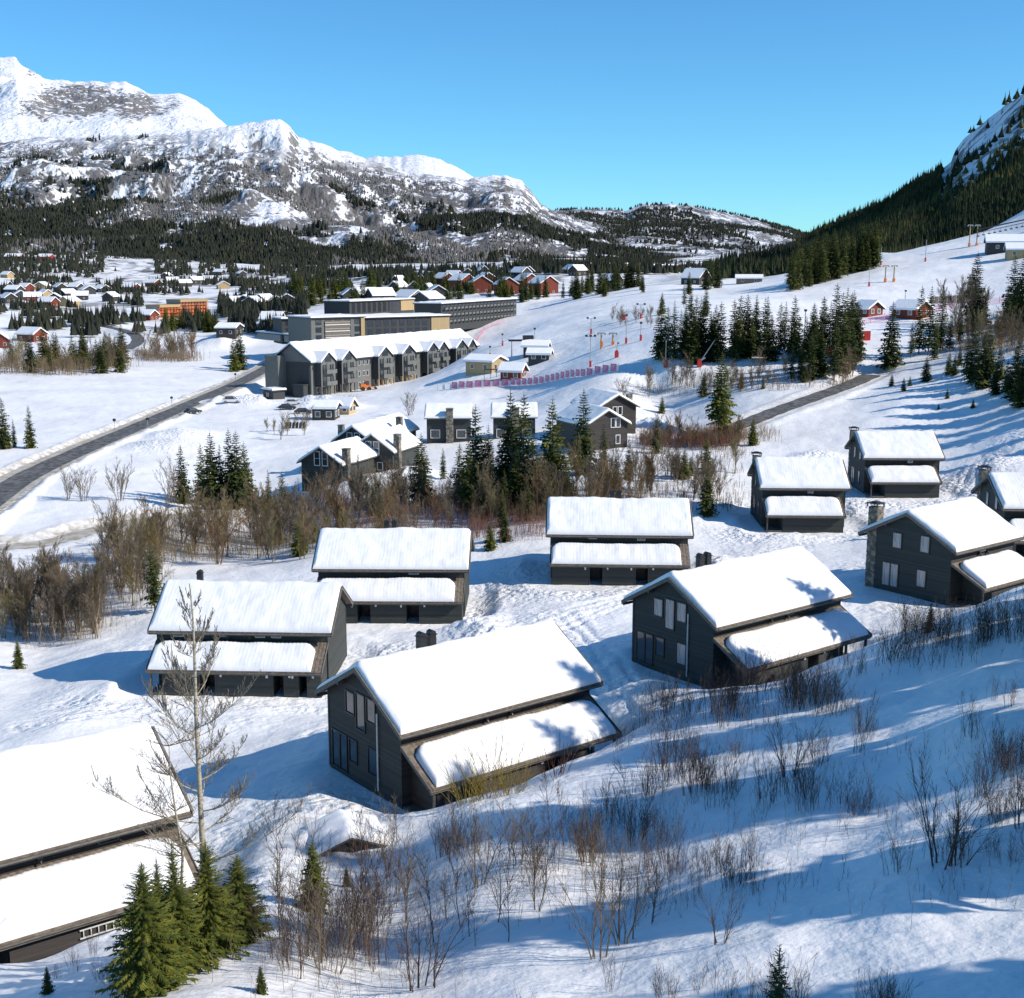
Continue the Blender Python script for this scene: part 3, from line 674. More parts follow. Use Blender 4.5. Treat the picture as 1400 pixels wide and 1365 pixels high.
    def lg():
        m = MB()
        m.box(li, ri, vo+.02, vo+.12, lp(vo)-.34, lp(vo)-.13)
        m.tube((li, vo-.05, lp(vo)-.16), (ri, vo-.05, lp(vo)-.16), .05, .05, 8, True)
        return m.mesh('gutter', M_barge)
    link('gutter', cached((TYP, 'lgut'), lg), lroof)
    link('snow_cover', snow_sheet('lean_to_snow', li+(.42 if key in ('A', 'B', 'H0', 'H7') else .12), ri-(.9 if key in ('H1', 'H2', 'H3') else .35), lp, vo+.03, -wf-(.38 if kind == 1 else .30), .36, seed+50, M_rsnow, inset_top=True, corr=.026, bulge=.16, round_r=.4), lroof)
    l0, l1 = lean
    m = MB(); zt = lp(vw)-.14; cuts = sorted(openings); uu = l0; op_h = 2.02
    for (o0, o1) in cuts+[(l1, None)]:
        if o0-uu > .05: m.box(uu, o0, vw, vw+.12, -.6, zt); clad_side(m, vw, -1, uu, o0, 0, zt-.02)
        if o1 is not None:
            m.box(o0, o1, vw, vw+.12, op_h, zt); uu = o1
            for q in (o0, o1): m.box(q-.05, q+.05, vw-.045, vw+.02, 0, op_h)
            m.box(o0-.04, o0+.04, vw+.12, -wf, -.6, zt); m.box(o1-.04, o1+.04, vw+.12, -wf, -.6, zt)
    for q in (l0, l1):
        m.prism([(vw+.1, -.6), (-wf, -.6), (-wf, lp(-wf)-.13), (vw+.1, zt)], 'x', q-.06, q+.06)
    link('lean_to_wall', m.mesh('lean_to_wall', wall), root)
    for (o0, o1) in cuts:
        def dr():
            d = MB(); w_ = 1.0; d.box(-w_/2, w_/2, -.08, 0, 0, 2.0)
            for i in range(6): d.box(-w_/2+.03+i*.16, -w_/2+.16+i*.16, -.10, -.079, .05, 1.95)
            return d.mesh('door', M_trim)
        dd = link('door', cached('recess_door', dr), root, ((o0+o1)/2, -wf-.03, 0))
        def hd(): d = MB(); d.tube((0, 0, 0), (.12, 0, 0), .015, .015, 6, True); return d.mesh('door_handle', M_metal)
        link('handle', cached('handle', hd), dd, (.3, -.15, 1.0))
        def lmp():
            d = MB(); d.box(-.08, .08, -.14, 0, -.12, .12); d.box(-.1, .1, -.16, 0, .12, .15); return d.mesh('wall_lamp', M_white)
        link('wall_lamp', cached('lamp', lmp), root, (o0-.45, vw-.04, 1.75))
        if kind == 1: link('wall_lamp', cached('lamp', lmp), root, (o1+.5, vw-.04, 1.8))
    for p in posts:
        def ps(): d = MB(); d.box(-.08, .08, -.08, .08, -.8, lp(vo+.3)-.15); return d.mesh('post', M_trim)
        link('post', cached((TYP, 'post'), ps), root, (p, vo+.3, 0))
    # deck at the open end
    if l1 < L-1.5 or l0 > 1.0:
        for (q0, q1, ok) in ((l1+.06, L-.4, l1 < L-1.5), (u0, l0-.06, l0 > 1.0)):
            if ok: d = MB(); d.box(q0, q1, vw, -wf-.04, .0, .14); link('deck', d.mesh('deck', M_wood if key == 'B' else M_barge), root)
    for (c, z0, z1, w_, pane) in wins: window_part(root, 'x', u0, wb-c*(wf+wb), z0, z1, w_, -1, M_black, pane)
    for (c, z0, z1, w_, fr_, pane) in swins: window_part(root, 'y', -wf, c, z0, z1, w_, -1, fr_, pane, 0, 0, .06)
    # vents and cable boxes on the upper front wall
    for q in (.42, .55):
        def vb(): d = MB(); d.box(-.12, .12, -.22, 0, -.12, .10); d.tube((0, -.2, -.05), (0, -.3, -.2), .05, .06, 6, True); return d.mesh('vent', M_black)
        link('vent', cached('vent', vb), root, (u0+(u1-u0)*q, -wf-.03, lp(-wf)+.35))
    if kind == 1:
        def dp():
            d = MB(); d.tube((0, 0, .3), (0, 0, 5.3), .055, .055, 8, True)
            for zz in (1, 2.6, 4.4): d.box(0, .06, -.08, .08, zz, zz+.04)
            return d.mesh('downpipe', M_white)
        link('downpipe', cached('dp', dp), root, (u0-.12, wb-.705*(wf+wb), 0))
        for fu in flues:
            def fl():
                d = MB(); d.box(-.24, .24, -.24, .24, -1.3, .62); d.box(-.30, .30, -.30, .30, .62, .68)
                d.prism([(-.24, .70), (.24, .70), (.20, .86), (0, .95), (-.20, .86)], 'y', -.24, .24)
                for zz in (0, .3): d.box(-.26, .26, -.26, .26, zz, zz+.03)
                return d.mesh('flue', M_black)
            link('flue', cached('flue', fl), roof, (fu, .75, rz+.25))
    else:
        def ch():
            d = MB(); r2 = random.Random(4)
            def course(z0, z1, x0, x1, y0, y1):
                zz = z0
                while zz < z1:
                    h = r2.uniform(.14, .24); zt_ = min(zz+h, z1)
                    for side in range(4):
                        ln = (x1-x0) if side % 2 == 0 else (y1-y0); q = 0
                        while q < ln-.02:
                            w_ = min(r2.uniform(.22, .5), ln-q); j = r2.uniform(.0, .05); g = .012
                            if side == 0: d.box(x0+q+g, x0+q+w_-g, y0-j, y0+.1, zz+g, zt_-g)
                            if side == 2: d.box(x0+q+g, x0+q+w_-g, y1-.1, y1+j, zz+g, zt_-g)
                            if side == 1: d.box(x0-j, x0+.1, y0+q+g, y0+q+w_-g, zz+g, zt_-g)
                            if side == 3: d.box(x1-.1, x1+j, y0+q+g, y0+q+w_-g, zz+g, zt_-g)
                            q += w_
                    zz = zt_
            x0, x1, y0, y1 = u0-.07, u0+.95, wb-.95, wb+.08
            d.box(x0+.03, x1-.03, y0+.03, y1-.03, -.6, 8.0); course(-.3, 8.0, x0, x1, y0, y1)
            return d.mesh('stone_chimney', M_stone)
        c_ = link('stone_chimney', cached('stonech', ch), root)
        def cap():
            d = MB(); x0, x1, y0, y1 = u0-.2, u0+1.0, wb-1.0, wb+.22
            for xx in (x0, x1-.1):
                for yy in (y0, y1-.1): d.box(xx, xx+.1, yy, yy+.1, 8.0, 8.32)
            d.box(x0-.06, x1+.06, y0-.06, y1+.06, 8.32, 8.40); d.box(x0+.3, x1-.3, y0+.3, y1-.3, 8.40, 8.52)
            return d.mesh('chimney_cap', M_black)
        link('chimney_cap', cached('capch', cap), c_)
    return root
C_, G_ = M_curt, M_glass
GW1 = [(.325, 4.4, 5.75, .95, C_), (.47, 3.65, 5.95, .95, C_), (.615, 4.5, 5.95, .95, C_), (.105, .25, 2.65, .80, G_), (.215, .25, 2.65, .80, G_), (.355, 1.2, 2.65, .85, G_), (.625, 1.15, 2.75, .95, C_)]
GW1A = [(c, a, b, w, G_) for c, a, b, w, _ in GW1]
GW2 = [(.36, 4.4, 5.85, .95, C_), (.69, 4.5, 6.05, .95, C_), (.245, .5, 2.75, .85, C_), (.345, .5, 2.75, .85, C_), (.67, 1.1, 2.7, .95, C_)]
SW1 = [(9.1, 4.35, 4.8, .8, M_barge, C_), (11.9, 4.35, 4.8, .8, M_barge, C_)]
H = {}
H['A'] = chalet('A', *POSE['A'], label='brown-black chalet in the middle foreground with yellow twigs before its lean-to', wall=M_brown, lean=(1.3, 13.2), openings=((3.2, 4.6), (9.6, 11.0)), posts=(.9, 13.3, 15.2), flues=(5.4, 6.2), wins=GW1A, swins=SW1, seed=1)
H['B'] = chalet('B', *POSE['B'], label='charcoal chalet right of centre whose snowy roof is streaked by tree shadows', wall=M_char, lean=(2.0, 12.6), openings=((8.2, 9.6),), posts=(.8, 12.7, 15.2), flues=(4.2, 5.0), wins=GW1, swins=SW1, seed=2)
H['H2'] = chalet('H2', *POSE['H2'], label='long charcoal chalet behind the leftmost whole one, side-on, with two dark doorways under its lean-to', wall=M_char, lean=(.7, 15.3), openings=((4.75, 6.2), (9.7, 11.1)), flues=(7.0, 7.8), swins=[(5.0, 4.45, 4.75, .8, M_trim, G_), (10.3, 4.4, 4.85, .9, M_white, C_)], wins=GW1A, seed=3)
H['H3'] = chalet('H3', *POSE['H3'], label='long charcoal chalet side-on in the centre, lean-to snow rounded at its right end', wall=M_char, lean=(.7, 15.3), openings=((4.75, 6.2), (9.7, 11.1)), flues=(7.3, 8.1), swins=[(5.1, 4.5, 4.75, .8, M_white, C_), (10.4, 4.35, 4.9, .75, M_white, C_)], wins=GW1A, seed=4)
H['H1'] = chalet('H1', *POSE['H1'], label='long charcoal chalet side-on at the left, seen behind the tall bare birch', wall=M_char, lean=(1.7, 15.3), openings=((4.9, 6.3), (11.2, 12.2), (13.4, 14.2)), posts=(.8,), flues=(3.0,), swins=[(2.4, 4.4, 4.8, .8, M_white, C_), (6.5, 4.35, 4.85, .9, M_trim, C_), (9.6, 4.4, 4.85, .75, M_white, C_), (11.0, 4.4, 4.85, .75, M_white, C_)], wins=GW1A, seed=5)
H['H0'] = chalet('H0', *POSE['H0'], label='grey-brown chalet cut off at the lower left, white ladder hanging under its lean-to eave', wall=M_brown, lean=(6.5, 15.0), posts=(.9, 3.5, 5.9), flues=(), swins=[(12.0, 4.3, 4.8, .9, M_barge, G_)], wins=GW1A, seed=6)
H['H7'] = chalet('H7', *POSE['H7'], label='charcoal chalet at the right with curtained gable windows and a stone corner chimney', wall=M_char, kind=2, lean=(2.6, 10.4), openings=(), posts=(.8,), wins=GW2, swins=[(5.6, 4.5, 4.9, .8, M_white, C_)], seed=7)
H['H5'] = chalet('H5', *POSE['H5'], label='short dark chalet side-on, left of the two in the upper right row, beside the thicket', wall=M_char, kind=2, lean=(2.7, 10.3), posts=(.7,), wins=GW2, swins=[(6.6, 4.5, 4.85, .6, M_white, C_)], seed=8)
H['H6'] = chalet('H6', *POSE['H6'], label='short dark chalet side-on, farthest of the upper right row below the shaded slope', wall=M_char, kind=2, lean=(2.7, 10.3), posts=(.7,), wins=GW2, swins=[(6.9, 4.5, 4.9, .6, M_white, C_)], seed=9)
H['H8'] = chalet('H8', *POSE['H8'], label='dark chalet cut off by the right edge with two white-curtained gable windows', wall=M_char, kind=2, lean=(2.7, 10.3), posts=(.7,), wins=GW2, seed=10)
# ladder under H0's lean-to
T = T1; lad = MB(); vv = -(T['a']-T['wo'])-T['ld']+.5-.06
for zz in (1.15, 1.55): lad.box(9.6, 14.4, vv-.06, vv, zz, zz+.05)
for i in range(14): lad.box(9.75+i*.35, 9.79+i*.35, vv-.055, vv-.005, 1.2, 1.55)
for i in range(0): pass
lo = link('ladder', lad.mesh('ladder', M_white), None, POSE['H0'][1:4], POSE['H0'][4]); tag(lo, 'white ladder hanging sideways on the wall under the lean-to eave at the lower left', 'ladder')
# half-buried shed roof below the middle chalet
p = at(486, 1172); t = empty('shed', (p[0]-.3, p[1]+.3, p[2]+.25), .35, 'half-buried shed whose dark roof edge pokes out of the snowdrift', 'shed')
m = MB(); m.prism([(-1.9, -1.0), (1.9, -1.0), (1.9, -.02), (0, .72), (-1.9, .02)], 'y', .05, 2.6); link('wall', m.mesh('shed_wall', M_brown), t)
m = MB(); m.slab((-2.3, -.3, -.10), (0, -.3, .80), (0, 2.9, .80), (-2.3, 2.9, -.10), .08); m.slab((0, -.3, .80), (2.3, -.3, -.10), (2.3, 2.9, -.10), (0, 2.9, .80), .08); link('roof', m.mesh('shed_roof', M_tile), t)
m = MB(); link('snow_cover', snow_sheet('shed_snow', -2.2, 2.2, lambda v: .0, -.2, 2.8, .3, 3, M_rsnow, corr=0), t, (0, 0, .0)) if False else None
sn = snow_sheet('shed_snow', -.25, 2.85, lambda v: .80-.39*abs(v), -2.2, 2.2, .5, 3, M_rsnow, corr=0); o = link('snow_cover', sn, t); o.rotation_euler = (0, 0, pi/2); o.location = (0, 0, 0)

# ------------------------------------------------------------------ generic gabled building (ridge along +y, gable faces -y)
def gabled(name, loc, yaw, Wd, L, hw, hr, wall, label, cat, group=None, ov=.6, snow=.4, wins=(), swins=(), chimney=None, trim=M_barge, fine=True, frame=M_white, ln=1):
    t = empty(name, loc, yaw, label, cat, group); h = Wd/2; s = (hr-hw)/h; pr = lambda v: hr-s*abs(v)
    m = MB(); m.prism([(-h, -1.2), (h, -1.2), (h, hw), (0, hr), (-h, hw)], 'y', 0, L); link('wall', m.mesh('wall', wall), t)
    m = MB(); e = ov
    for sg in (-1, 1):
        a_, b_ = (0, -e, hr+.12), (0, L+e, hr+.12); c, d = (sg*(h+e), L+e, hw-s*e+.12), (sg*(h+e), -e, hw-s*e+.12)
        m.slab(*( (a_, b_, c, d) if sg > 0 else (d, c, b_, a_)), .16)
    r = link('roof', m.mesh('roof', trim), t)
    sn = snow_sheet('roof_snow', -e+.04, L+e-.04, lambda v: hr+.11-s*abs(v), -h-e+.05, h+e-.05, snow, int(abs(loc[0])*7) % 50, M_rsnow, corr=0, du=.8 if not fine else .4, round_r=.35)
    o = link('snow_cover', sn, r); o.rotation_euler = (0, 0, pi/2)
    for (c, z0, z1, w_, mu, tr) in wins: window_part(t, 'y', 0, c, z0, z1, w_, -1, frame, G_, mu, tr, .12)
    for (sg, c, z0, z1, w_) in swins: window_part(t, 'x', sg*h, c, z0, z1, w_, sg, frame, G_, 0, 0, .12)
    if chimney:
        cx, cy, w_, zt = chimney; m = MB(); r2 = random.Random(2)
        m.box(cx-w_/2, cx+w_/2, cy-w_/2, cy+w_/2, -1, zt); zz = -.5
        while zz < zt-.2:
            m.box(cx-w_/2-r2.uniform(.02, .07), cx+w_/2+r2.uniform(.02, .07), cy-w_/2-r2.uniform(.02, .07), cy+w_/2+r2.uniform(.02, .07), zz, zz+.22); zz += .27
        m.box(cx-w_/2-.12, cx+w_/2+.12, cy-w_/2-.12, cy+w_/2+.12, zt, zt+.12); link('chimney', m.mesh('chimney', M_stone), t)
    return t
def seat(px, py, dz=0): p = at(px, py); return (p[0], p[1], p[2]+dz)
GV = 'dark chalets in the cluster below the apartments'
VW = [(-.75, 3.4, 5.6, .9, 0, 1), (.75, 3.4, 5.6, .9, 0, 1), (1.4, .8, 2.0, .9, 0, 0)]
def DD(px, py, d): return D(px, py, d)
gabled('chalet', DD(440, 664, 206), radians(-22), 7.6, 12, 3.9, 6.3, M_char, 'small black chalet, lowest of the cluster, with tall white-framed gable windows', 'chalet', GV, chimney=(4.2, 1.0, 1.0, 6.2), wins=VW)
gabled('chalet', DD(510, 648, 216), radians(-20), 7.6, 11, 4.2, 6.8, M_char, 'black chalet right of the lowest one in the cluster, white drainpipe between its gable windows', 'chalet', GV, chimney=(4.2, 1.2, 1.0, 6.9), wins=VW)
gabled('chalet', DD(484, 634, 228), radians(-18), 7.6, 11, 4.1, 6.7, M_char, 'black chalet hidden behind two others in the cluster, chimney on its left side', 'chalet', GV, chimney=(-3.6, 2.5, .9, 6.6), wins=VW)
gabled('chalet', DD(515, 622, 246), radians(-18), 7.8, 11, 4.2, 6.8, M_char, 'black chalet at the top of the cluster, tall stone chimney on its right', 'chalet', GV, chimney=(4.3, 1.5, 1.0, 7.4), wins=VW)
gabled('chalet', DD(830, 611, 218), radians(24), 8.0, 12, 4.0, 6.3, M_brown, 'brown-black gabled chalet, nearer of the pair behind the spruces', 'chalet', 'brown-black gabled pair', wins=[(1.1, 3.4, 4.9, .7, 0, 0), (2.1, 3.4, 4.9, .7, 0, 0), (2.1, .5, 1.9, .7, 0, 0)])
gabled('chalet', DD(844, 587, 236), radians(22), 7.8, 11, 4.3, 6.4, M_brown, 'brown-black gabled chalet, farther of the pair, stone chimney at its right eave', 'chalet', 'brown-black gabled pair', chimney=(3.2, 1.6, .9, 6.3), wins=[(-.6, 2.8, 4.2, .7, 0, 0), (.5, 2.8, 4.2, .7, 0, 0)])
for (px, py, d, w_, lab) in ((613, 602, 250, 8.6, 'black chalet with a wide stone chimney up the middle of its long wall'), (703, 601, 250, 8.4, 'black eave-on chalet mostly hidden by the tall spruces')):
    x, y, z = D(px, py, d); t = gabled('chalet', (x+w_/2, y+3.4, z), pi/2, 6.8, w_, 4.6, 6.6, M_char, lab, 'chalet', 'eave-on black chalets', ov=.5, chimney=(-3.5, w_/2-.3, 1.3, 6.3), swins=[(-1, w_/2-2.6, .5, 2.0, 1.7), (-1, w_/2+2.6, .5, 2.0, 1.7)])

# ------------------------------------------------------------------ apartment building with gabled bays
def apartments():
    p0 = np.array((-61.5, 386.)); p1 = np.array((-13.0, 470.)); dv = p1-p0; L = np.linalg.norm(dv); yaw = math.atan2(dv[1], dv[0])
    t = empty('apartment_building', (p0[0], p0[1], -39.7), yaw, 'long grey apartment building with a row of snow-capped gabled bays and balconies', 'apartment building')
    t.scale = (1, 1, 1.18)
    DP = 15; ez, rz = 9.4, 13.6; pr = lambda v: rz-(rz-ez)/7.5*abs(v-7.5)
    m = MB(); m.prism([(0, -2), (DP, -2), (DP, ez), (7.5, rz), (0, ez)], 'x', 0, L); link('wall', m.mesh('wall', M_grey), t)
    m = MB(); m.slab((-.8, -.9, pr(-.9)+.1), (L+.8, -.9, pr(-.9)+.1), (L+.8, 7.5, rz+.1), (-.8, 7.5, rz+.1), .3); m.slab((-.8, 7.5, rz+.1), (L+.8, 7.5, rz+.1), (L+.8, DP+.9, pr(DP+.9)+.1), (-.8, DP+.9, pr(DP+.9)+.1), .3)
    rf = link('roof', m.mesh('roof', M_dgrey), t)
    sn = snow_sheet('main_snow', -.7, L+.7, lambda v: rz+.1-(rz-ez)/7.5*abs(v), -8.3, 8.3, .5, 5, M_rsnow, corr=0, du=1.0); link('snow_cover', sn, rf, (0, 7.5, 0))
    m = MB(); m.box(-.05, L*.55, 1.0, 14, -1, 0); 
    # left end: blind dark gable with lower annexe and lighter stair tower
    m = MB(); m.box(-3.2, -.02, 10.2, 15.5, -2, 10.6); link('stair_tower', m.mesh('stair_tower', M_grey), t)
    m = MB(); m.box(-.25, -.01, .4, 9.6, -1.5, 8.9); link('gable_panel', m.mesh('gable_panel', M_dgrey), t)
    m = MB(); m.box(-2.6, -.02, 1.0, 5.0, -1.5, 3.2); m.box(-2.8, 0, .8, 5.2, 3.2, 3.4); link('entrance_annexe', m.mesh('entrance_annexe', M_dgrey), t)
    # ground-floor terrace
    m = MB(); m.box(1, L-1, -6.2, -.02, -.6, .35); link('terrace', m.mesh('terrace', M_conc), t)
    bays = [(449, 7.0), (477, 7.0), (527, 7.6), (559, 7.6), (592, 6.8), (606, 6.4), (631, 7.4), (645, 5.6)]
    def u_at(px):
        best = min(np.linspace(0, L, 800), key=lambda u: abs(700+FPX*((p0+dv*u/L)+np.array((sin(yaw), -cos(yaw)))*2.5)[0]/((p0+dv*u/L)+np.array((sin(yaw), -cos(yaw)))*2.5)[1]*1.0-px)); return best
    def bay_mesh(w_):
        m = MB(); h = w_/2; m.prism([(-h, 2.7), (h, 2.7), (h, 9.0), (0, 11.3), (-h, 9.0)], 'y', -2.6, 5.5); return m.mesh('bay', M_grey)
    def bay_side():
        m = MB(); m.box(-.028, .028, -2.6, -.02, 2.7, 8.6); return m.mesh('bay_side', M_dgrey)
    def bay_roof(w_):
        m = MB(); h = w_/2; s = 2.3/h; e = .5
        for sg in (-1, 1):
            a_, b_, c, d = (0, -3.1, 11.55), (0, 6.8, 11.55), (sg*(h+e), 6.0, 9.25-s*e), (sg*(h+e), -3.1, 9.25-s*e)
            m.slab(*((a_, b_, c, d) if sg > 0 else (d, c, b_, a_)), .25)
        return m.mesh('bay_roof', M_dgrey)
    for i, (px, w_) in enumerate(bays):
        u = u_at(px); h = w_/2
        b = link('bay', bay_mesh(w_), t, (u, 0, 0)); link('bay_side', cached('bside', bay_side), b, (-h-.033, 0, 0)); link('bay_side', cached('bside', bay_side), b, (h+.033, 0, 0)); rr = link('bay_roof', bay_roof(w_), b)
        sn = snow_sheet('bay_snow', -3.05, 6.5, lambda v: 11.54-2.3/h*abs(v), -h-.45, h+.45, .30, 20+i, M_rsnow, corr=0, du=.5); o = link('snow_cover', sn, b); o.rotation_euler = (0, 0, pi/2)
        # balconies: dark recess, light parapet, posts
        for k, z in enumerate((3.0, 6.0)):
            m = MB(); m.box(-h+1.0, h-1.0, -4.1, -2.62, z, z+.18); m.box(-h+1.0, h-1.0, -4.1, -4.0, z+.18, z+1.05); m.box(-h+1.0, -h+1.1, -4.0, -2.62, z+.18, z+1.05); m.box(h-1.1, h-1.0, -4.0, -2.62, z+.18, z+1.05); link('balcony', m.mesh('balcony', M_grey), b)
            for q in (-h+1.2, -h/3, h/3, h-1.2):
                def bd(): m = MB(); m.box(-.4, .4, -.06, -.005, 0, 2.05); return m.mesh('balcony_door', M_glass)
                link('balcony_door', cached('bdoor', bd), b, (q, -2.6, z+.25))
        m = MB(); m.prism([(-h*.45, 9.0), (h*.45, 9.0), (h*.45, 10.0), (0, 10.7), (-h*.45, 10.0)], 'y', -2.66, -2.61); link('gable_window', m.mesh('gable_window', M_glass), b)
        for q in (-h+1.06, h-1.06):
            def bp_(): m = MB(); m.box(-.06, .06, -3.95, -3.83, .3, 8.8); return m.mesh('balcony_post', M_dgrey)
            link('balcony_post', cached('bpost', bp_), b, (q, 0, 0))
        for q in (-h+.2, -h*.3, h*.3, h-.2):
            cm_ = M_wood if i in (2, 3, 5, 6) else M_barge
            def co(): m = MB(); m.box(-.2, .2, -2.6, -2.2, .3, 2.7); return m.mesh('column', cm_)
            link('column', cached(('col', cm_.name), co), b, (q, 0, 0))
        m = MB(); m.box(-h+.4, h-.4, -.1, -.03, .4, 2.5); link('ground_floor_glazing', m.mesh('ground_floor_glazing', M_glass), b)
    def win2(): 
        m = MB(); m.box(-.5, .5, -.06, 0, 0, 1.4); return m.mesh('window', M_glass)
    for u in [3, 6.0, u_at(500), u_at(506), u_at(511), u_at(541), u_at(571), u_at(577), u_at(616)]:
        for z in (1.0, 4.0, 7.0): window_part(t, 'y', -.005, u, z, z+1.3, .9, -1, M_white, G_, 0, 0, .08)
    return yaw
AY = apartments()

# ------------------------------------------------------------------ hotel and long flat-roofed blocks
def block(name, px0, py0, d0, px1, py1, d1, depth, h, wall, label, cat, floors=3, bayw=3.2, snow=.5, end=None, fan=True, base=None, group=None, frame=M_dgrey):
    a = np.array(D(px0, py0, d0)); b = np.array(D(px1, py1, d1)); dv = b-a; L = math.hypot(dv[0], dv[1]); yaw = math.atan2(dv[1], dv[0]); z = (a[2]+b[2])/2
    t = empty(name, (a[0], a[1], z), yaw, label, cat, group)
    m = MB(); m.box(0, L, 0, depth, -4 if base is None else base, h); link('wall', m.mesh('wall', wall), t)
    if end: m = MB(); m.box(L+.002, L+.3, .1, depth-.1, .5, h-.2); m.box(L*.78, L-.01, -.3, -.01, .5, h-.2); link('wood_panel', m.mesh('wood_panel', end), t)
    m = MB(); m.box(-.5, L+.5, -.8, depth+.5, h, h+.35); r = link('roof', m.mesh('roof', M_dgrey), t)
    sn = snow_sheet('flat_snow', -.45, L+.45, lambda v: 0, -depth/2-.6, depth/2+.45, snow, 3, M_rsnow, corr=0, du=1.5); link('snow_cover', sn, r, (0, depth/2, h+.35))
    fh = h/floors; n_ = int(L*(.76 if end else .96)/bayw)
    for f in range(floors):
        for k in range(n_): window_part(t, 'y', -.005, 1.0+bayw*(k+.5), f*fh+.6, f*fh+fh-.5, bayw*.55, -1, frame, G_, 1, 0, .1)
    return t, L, fh
t, L, fh = block('hotel', 426, 470, 472, 498, 463, 486, 18, 8.6, M_grey, 'grey hotel wing with a dark recessed loggia and flat snowy roof', 'hotel', 3, 4.2)
m = MB(); m.box(L*.25, L*.72, -.35, -.02, 1.0, 7.6); link('loggia', m.mesh('loggia', M_tile), t)
for z in (1.2, 3.6, 6.0): m = MB(); m.box(L*.25, L*.72, -.55, -.36, z, z+.3); m.box(L*.25, L*.72, -.5, -.42, z+1.0, z+1.1); link('balcony', m.mesh('balcony', M_white), t)
m = MB(); m.box(L*.93, L-.02, -.6, -.02, 0, 8.4); link('wood_panel', m.mesh('wood_panel', M_ochre), t)
block('hotel', 498, 463, 488, 614, 456, 512, 20, 7.2, M_dgrey, 'long hotel wing with strip windows and pale wooden end, flat snowy roof', 'hotel', 2, 3.6, end=M_ochre)
m = MB()
t, L, fh = block('apartment_building', 603, 441, 600, 706, 434, 690, 14, 9, M_dgrey, 'dark three-storey apartment block at the edge of the piste, light balconies in rows', 'apartment building', 3, 4.6, .6)
for k in range(int(L/4.6)-1):
    for f in range(3):
        def bl(): m = MB(); m.box(-1.5, 1.5, -1.5, -.02, 0, .15); m.box(-1.5, 1.5, -1.55, -1.45, .15, 1.0); return m.mesh('balcony', M_grey)
        link('balcony', cached('bal', bl), t, (3.3+4.6*k, -.12, f*3.0+.4))
block('lodge_hall', 478, 430, 640, 566, 425, 690, 16, 6.0, M_dgrey, 'low hall with a broad snowy roof and wooden front behind the hotel', 'hall', 1, 4.5, .6, end=M_ochre)
block('service_building', 386, 462, 520, 424, 452, 525, 14, 6, M_dgrey, 'low dark building at the left end of the hotel', 'building', 2, 3)
block('car_park_wall', 352, 460, 540, 404, 463, 512, 2, 1.2, M_conc, 'low concrete retaining wall topped with snow beside the hotel', 'wall', 1, 400, base=-1.5)
block('blue_shed', 360, 546, 376, 374, 549, 372, 4, 2.8, M_dgrey, 'low dark shed beside the road at the apartment building corner', 'shed', 1, 3)
for i, (p0_, p1_, lab) in enumerate((((770, 366, 1500), (800, 363, 1550), 'pale stepped building on the ridge, leftmost of the far row'), ((806, 371, 1400), (858, 371, 1450), 'low wooden row building on the far ridge'), ((880, 374, 1300), (928, 374, 1350), 'flat concrete building on the far ridge nearest the piste'))):
    block('row_building', *p0_, *p1_, 14, 8, M_ochre if i == 1 else M_conc, lab, 'building', 2, 7, .8)

# scaffolded building
def scaffold():
    a = np.array(D(219, 438, 800)); b = np.array(D(285, 434, 830)); dv = b-a; L = math.hypot(dv[0], dv[1]); yaw = math.atan2(dv[1], dv[0])
    t = empty('building_site', (a[0], a[1], (a[2]+b[2])/2), yaw, 'half-built block wrapped in orange and yellow scaffolding', 'building site')
    m = MB(); m.box(0, L*.42, 1.5, 14, -3, 8); m.box(L*.42, L, 1.5, 14, -3, 11.5); link('wall', m.mesh('wall', M_conc), t)
    m = MB(); n_ = 16
    for i in range(n_+1):
        x = L*i/n_; hh = 8.6 if x < L*.42 else 12.2
        for y in (0, 1.2): m.box(x-.12, x+.12, y-.12, y+.12, -2, hh)
    for z in (2, 4.2, 6.4): m.box(0, L, 0, 1.2, z, z+.2); m.box(0, L, -.1, 0, z+1, z+1.12)
    for z in (8.6, 10.6): m.box(L*.42, L, 0, 1.2, z, z+.2)
    link('scaffold', m.mesh('scaffold', M_orange), t)
    for k, (x0, x1, z0) in enumerate(((0, L*.42, 7.6), (L*.42, L, 10.6))):
        m = MB(); m.box(x0+.1, x1-.1, -.3, 14.5, z0, z0+1.6); link('yellow_formwork', m.mesh('yellow_formwork', M_ochre), t)
    for i in range(10):
        for z in (.4, 2.6, 4.8):
            m = MB(); m.box(0, 2.2, 1.38, 1.5, 0, 1.4); 
            link('red_panel', cached('redp', lambda: m.mesh('red_panel', M_red)), t, (1+L*i/10.3, 0, z))
scaffold()

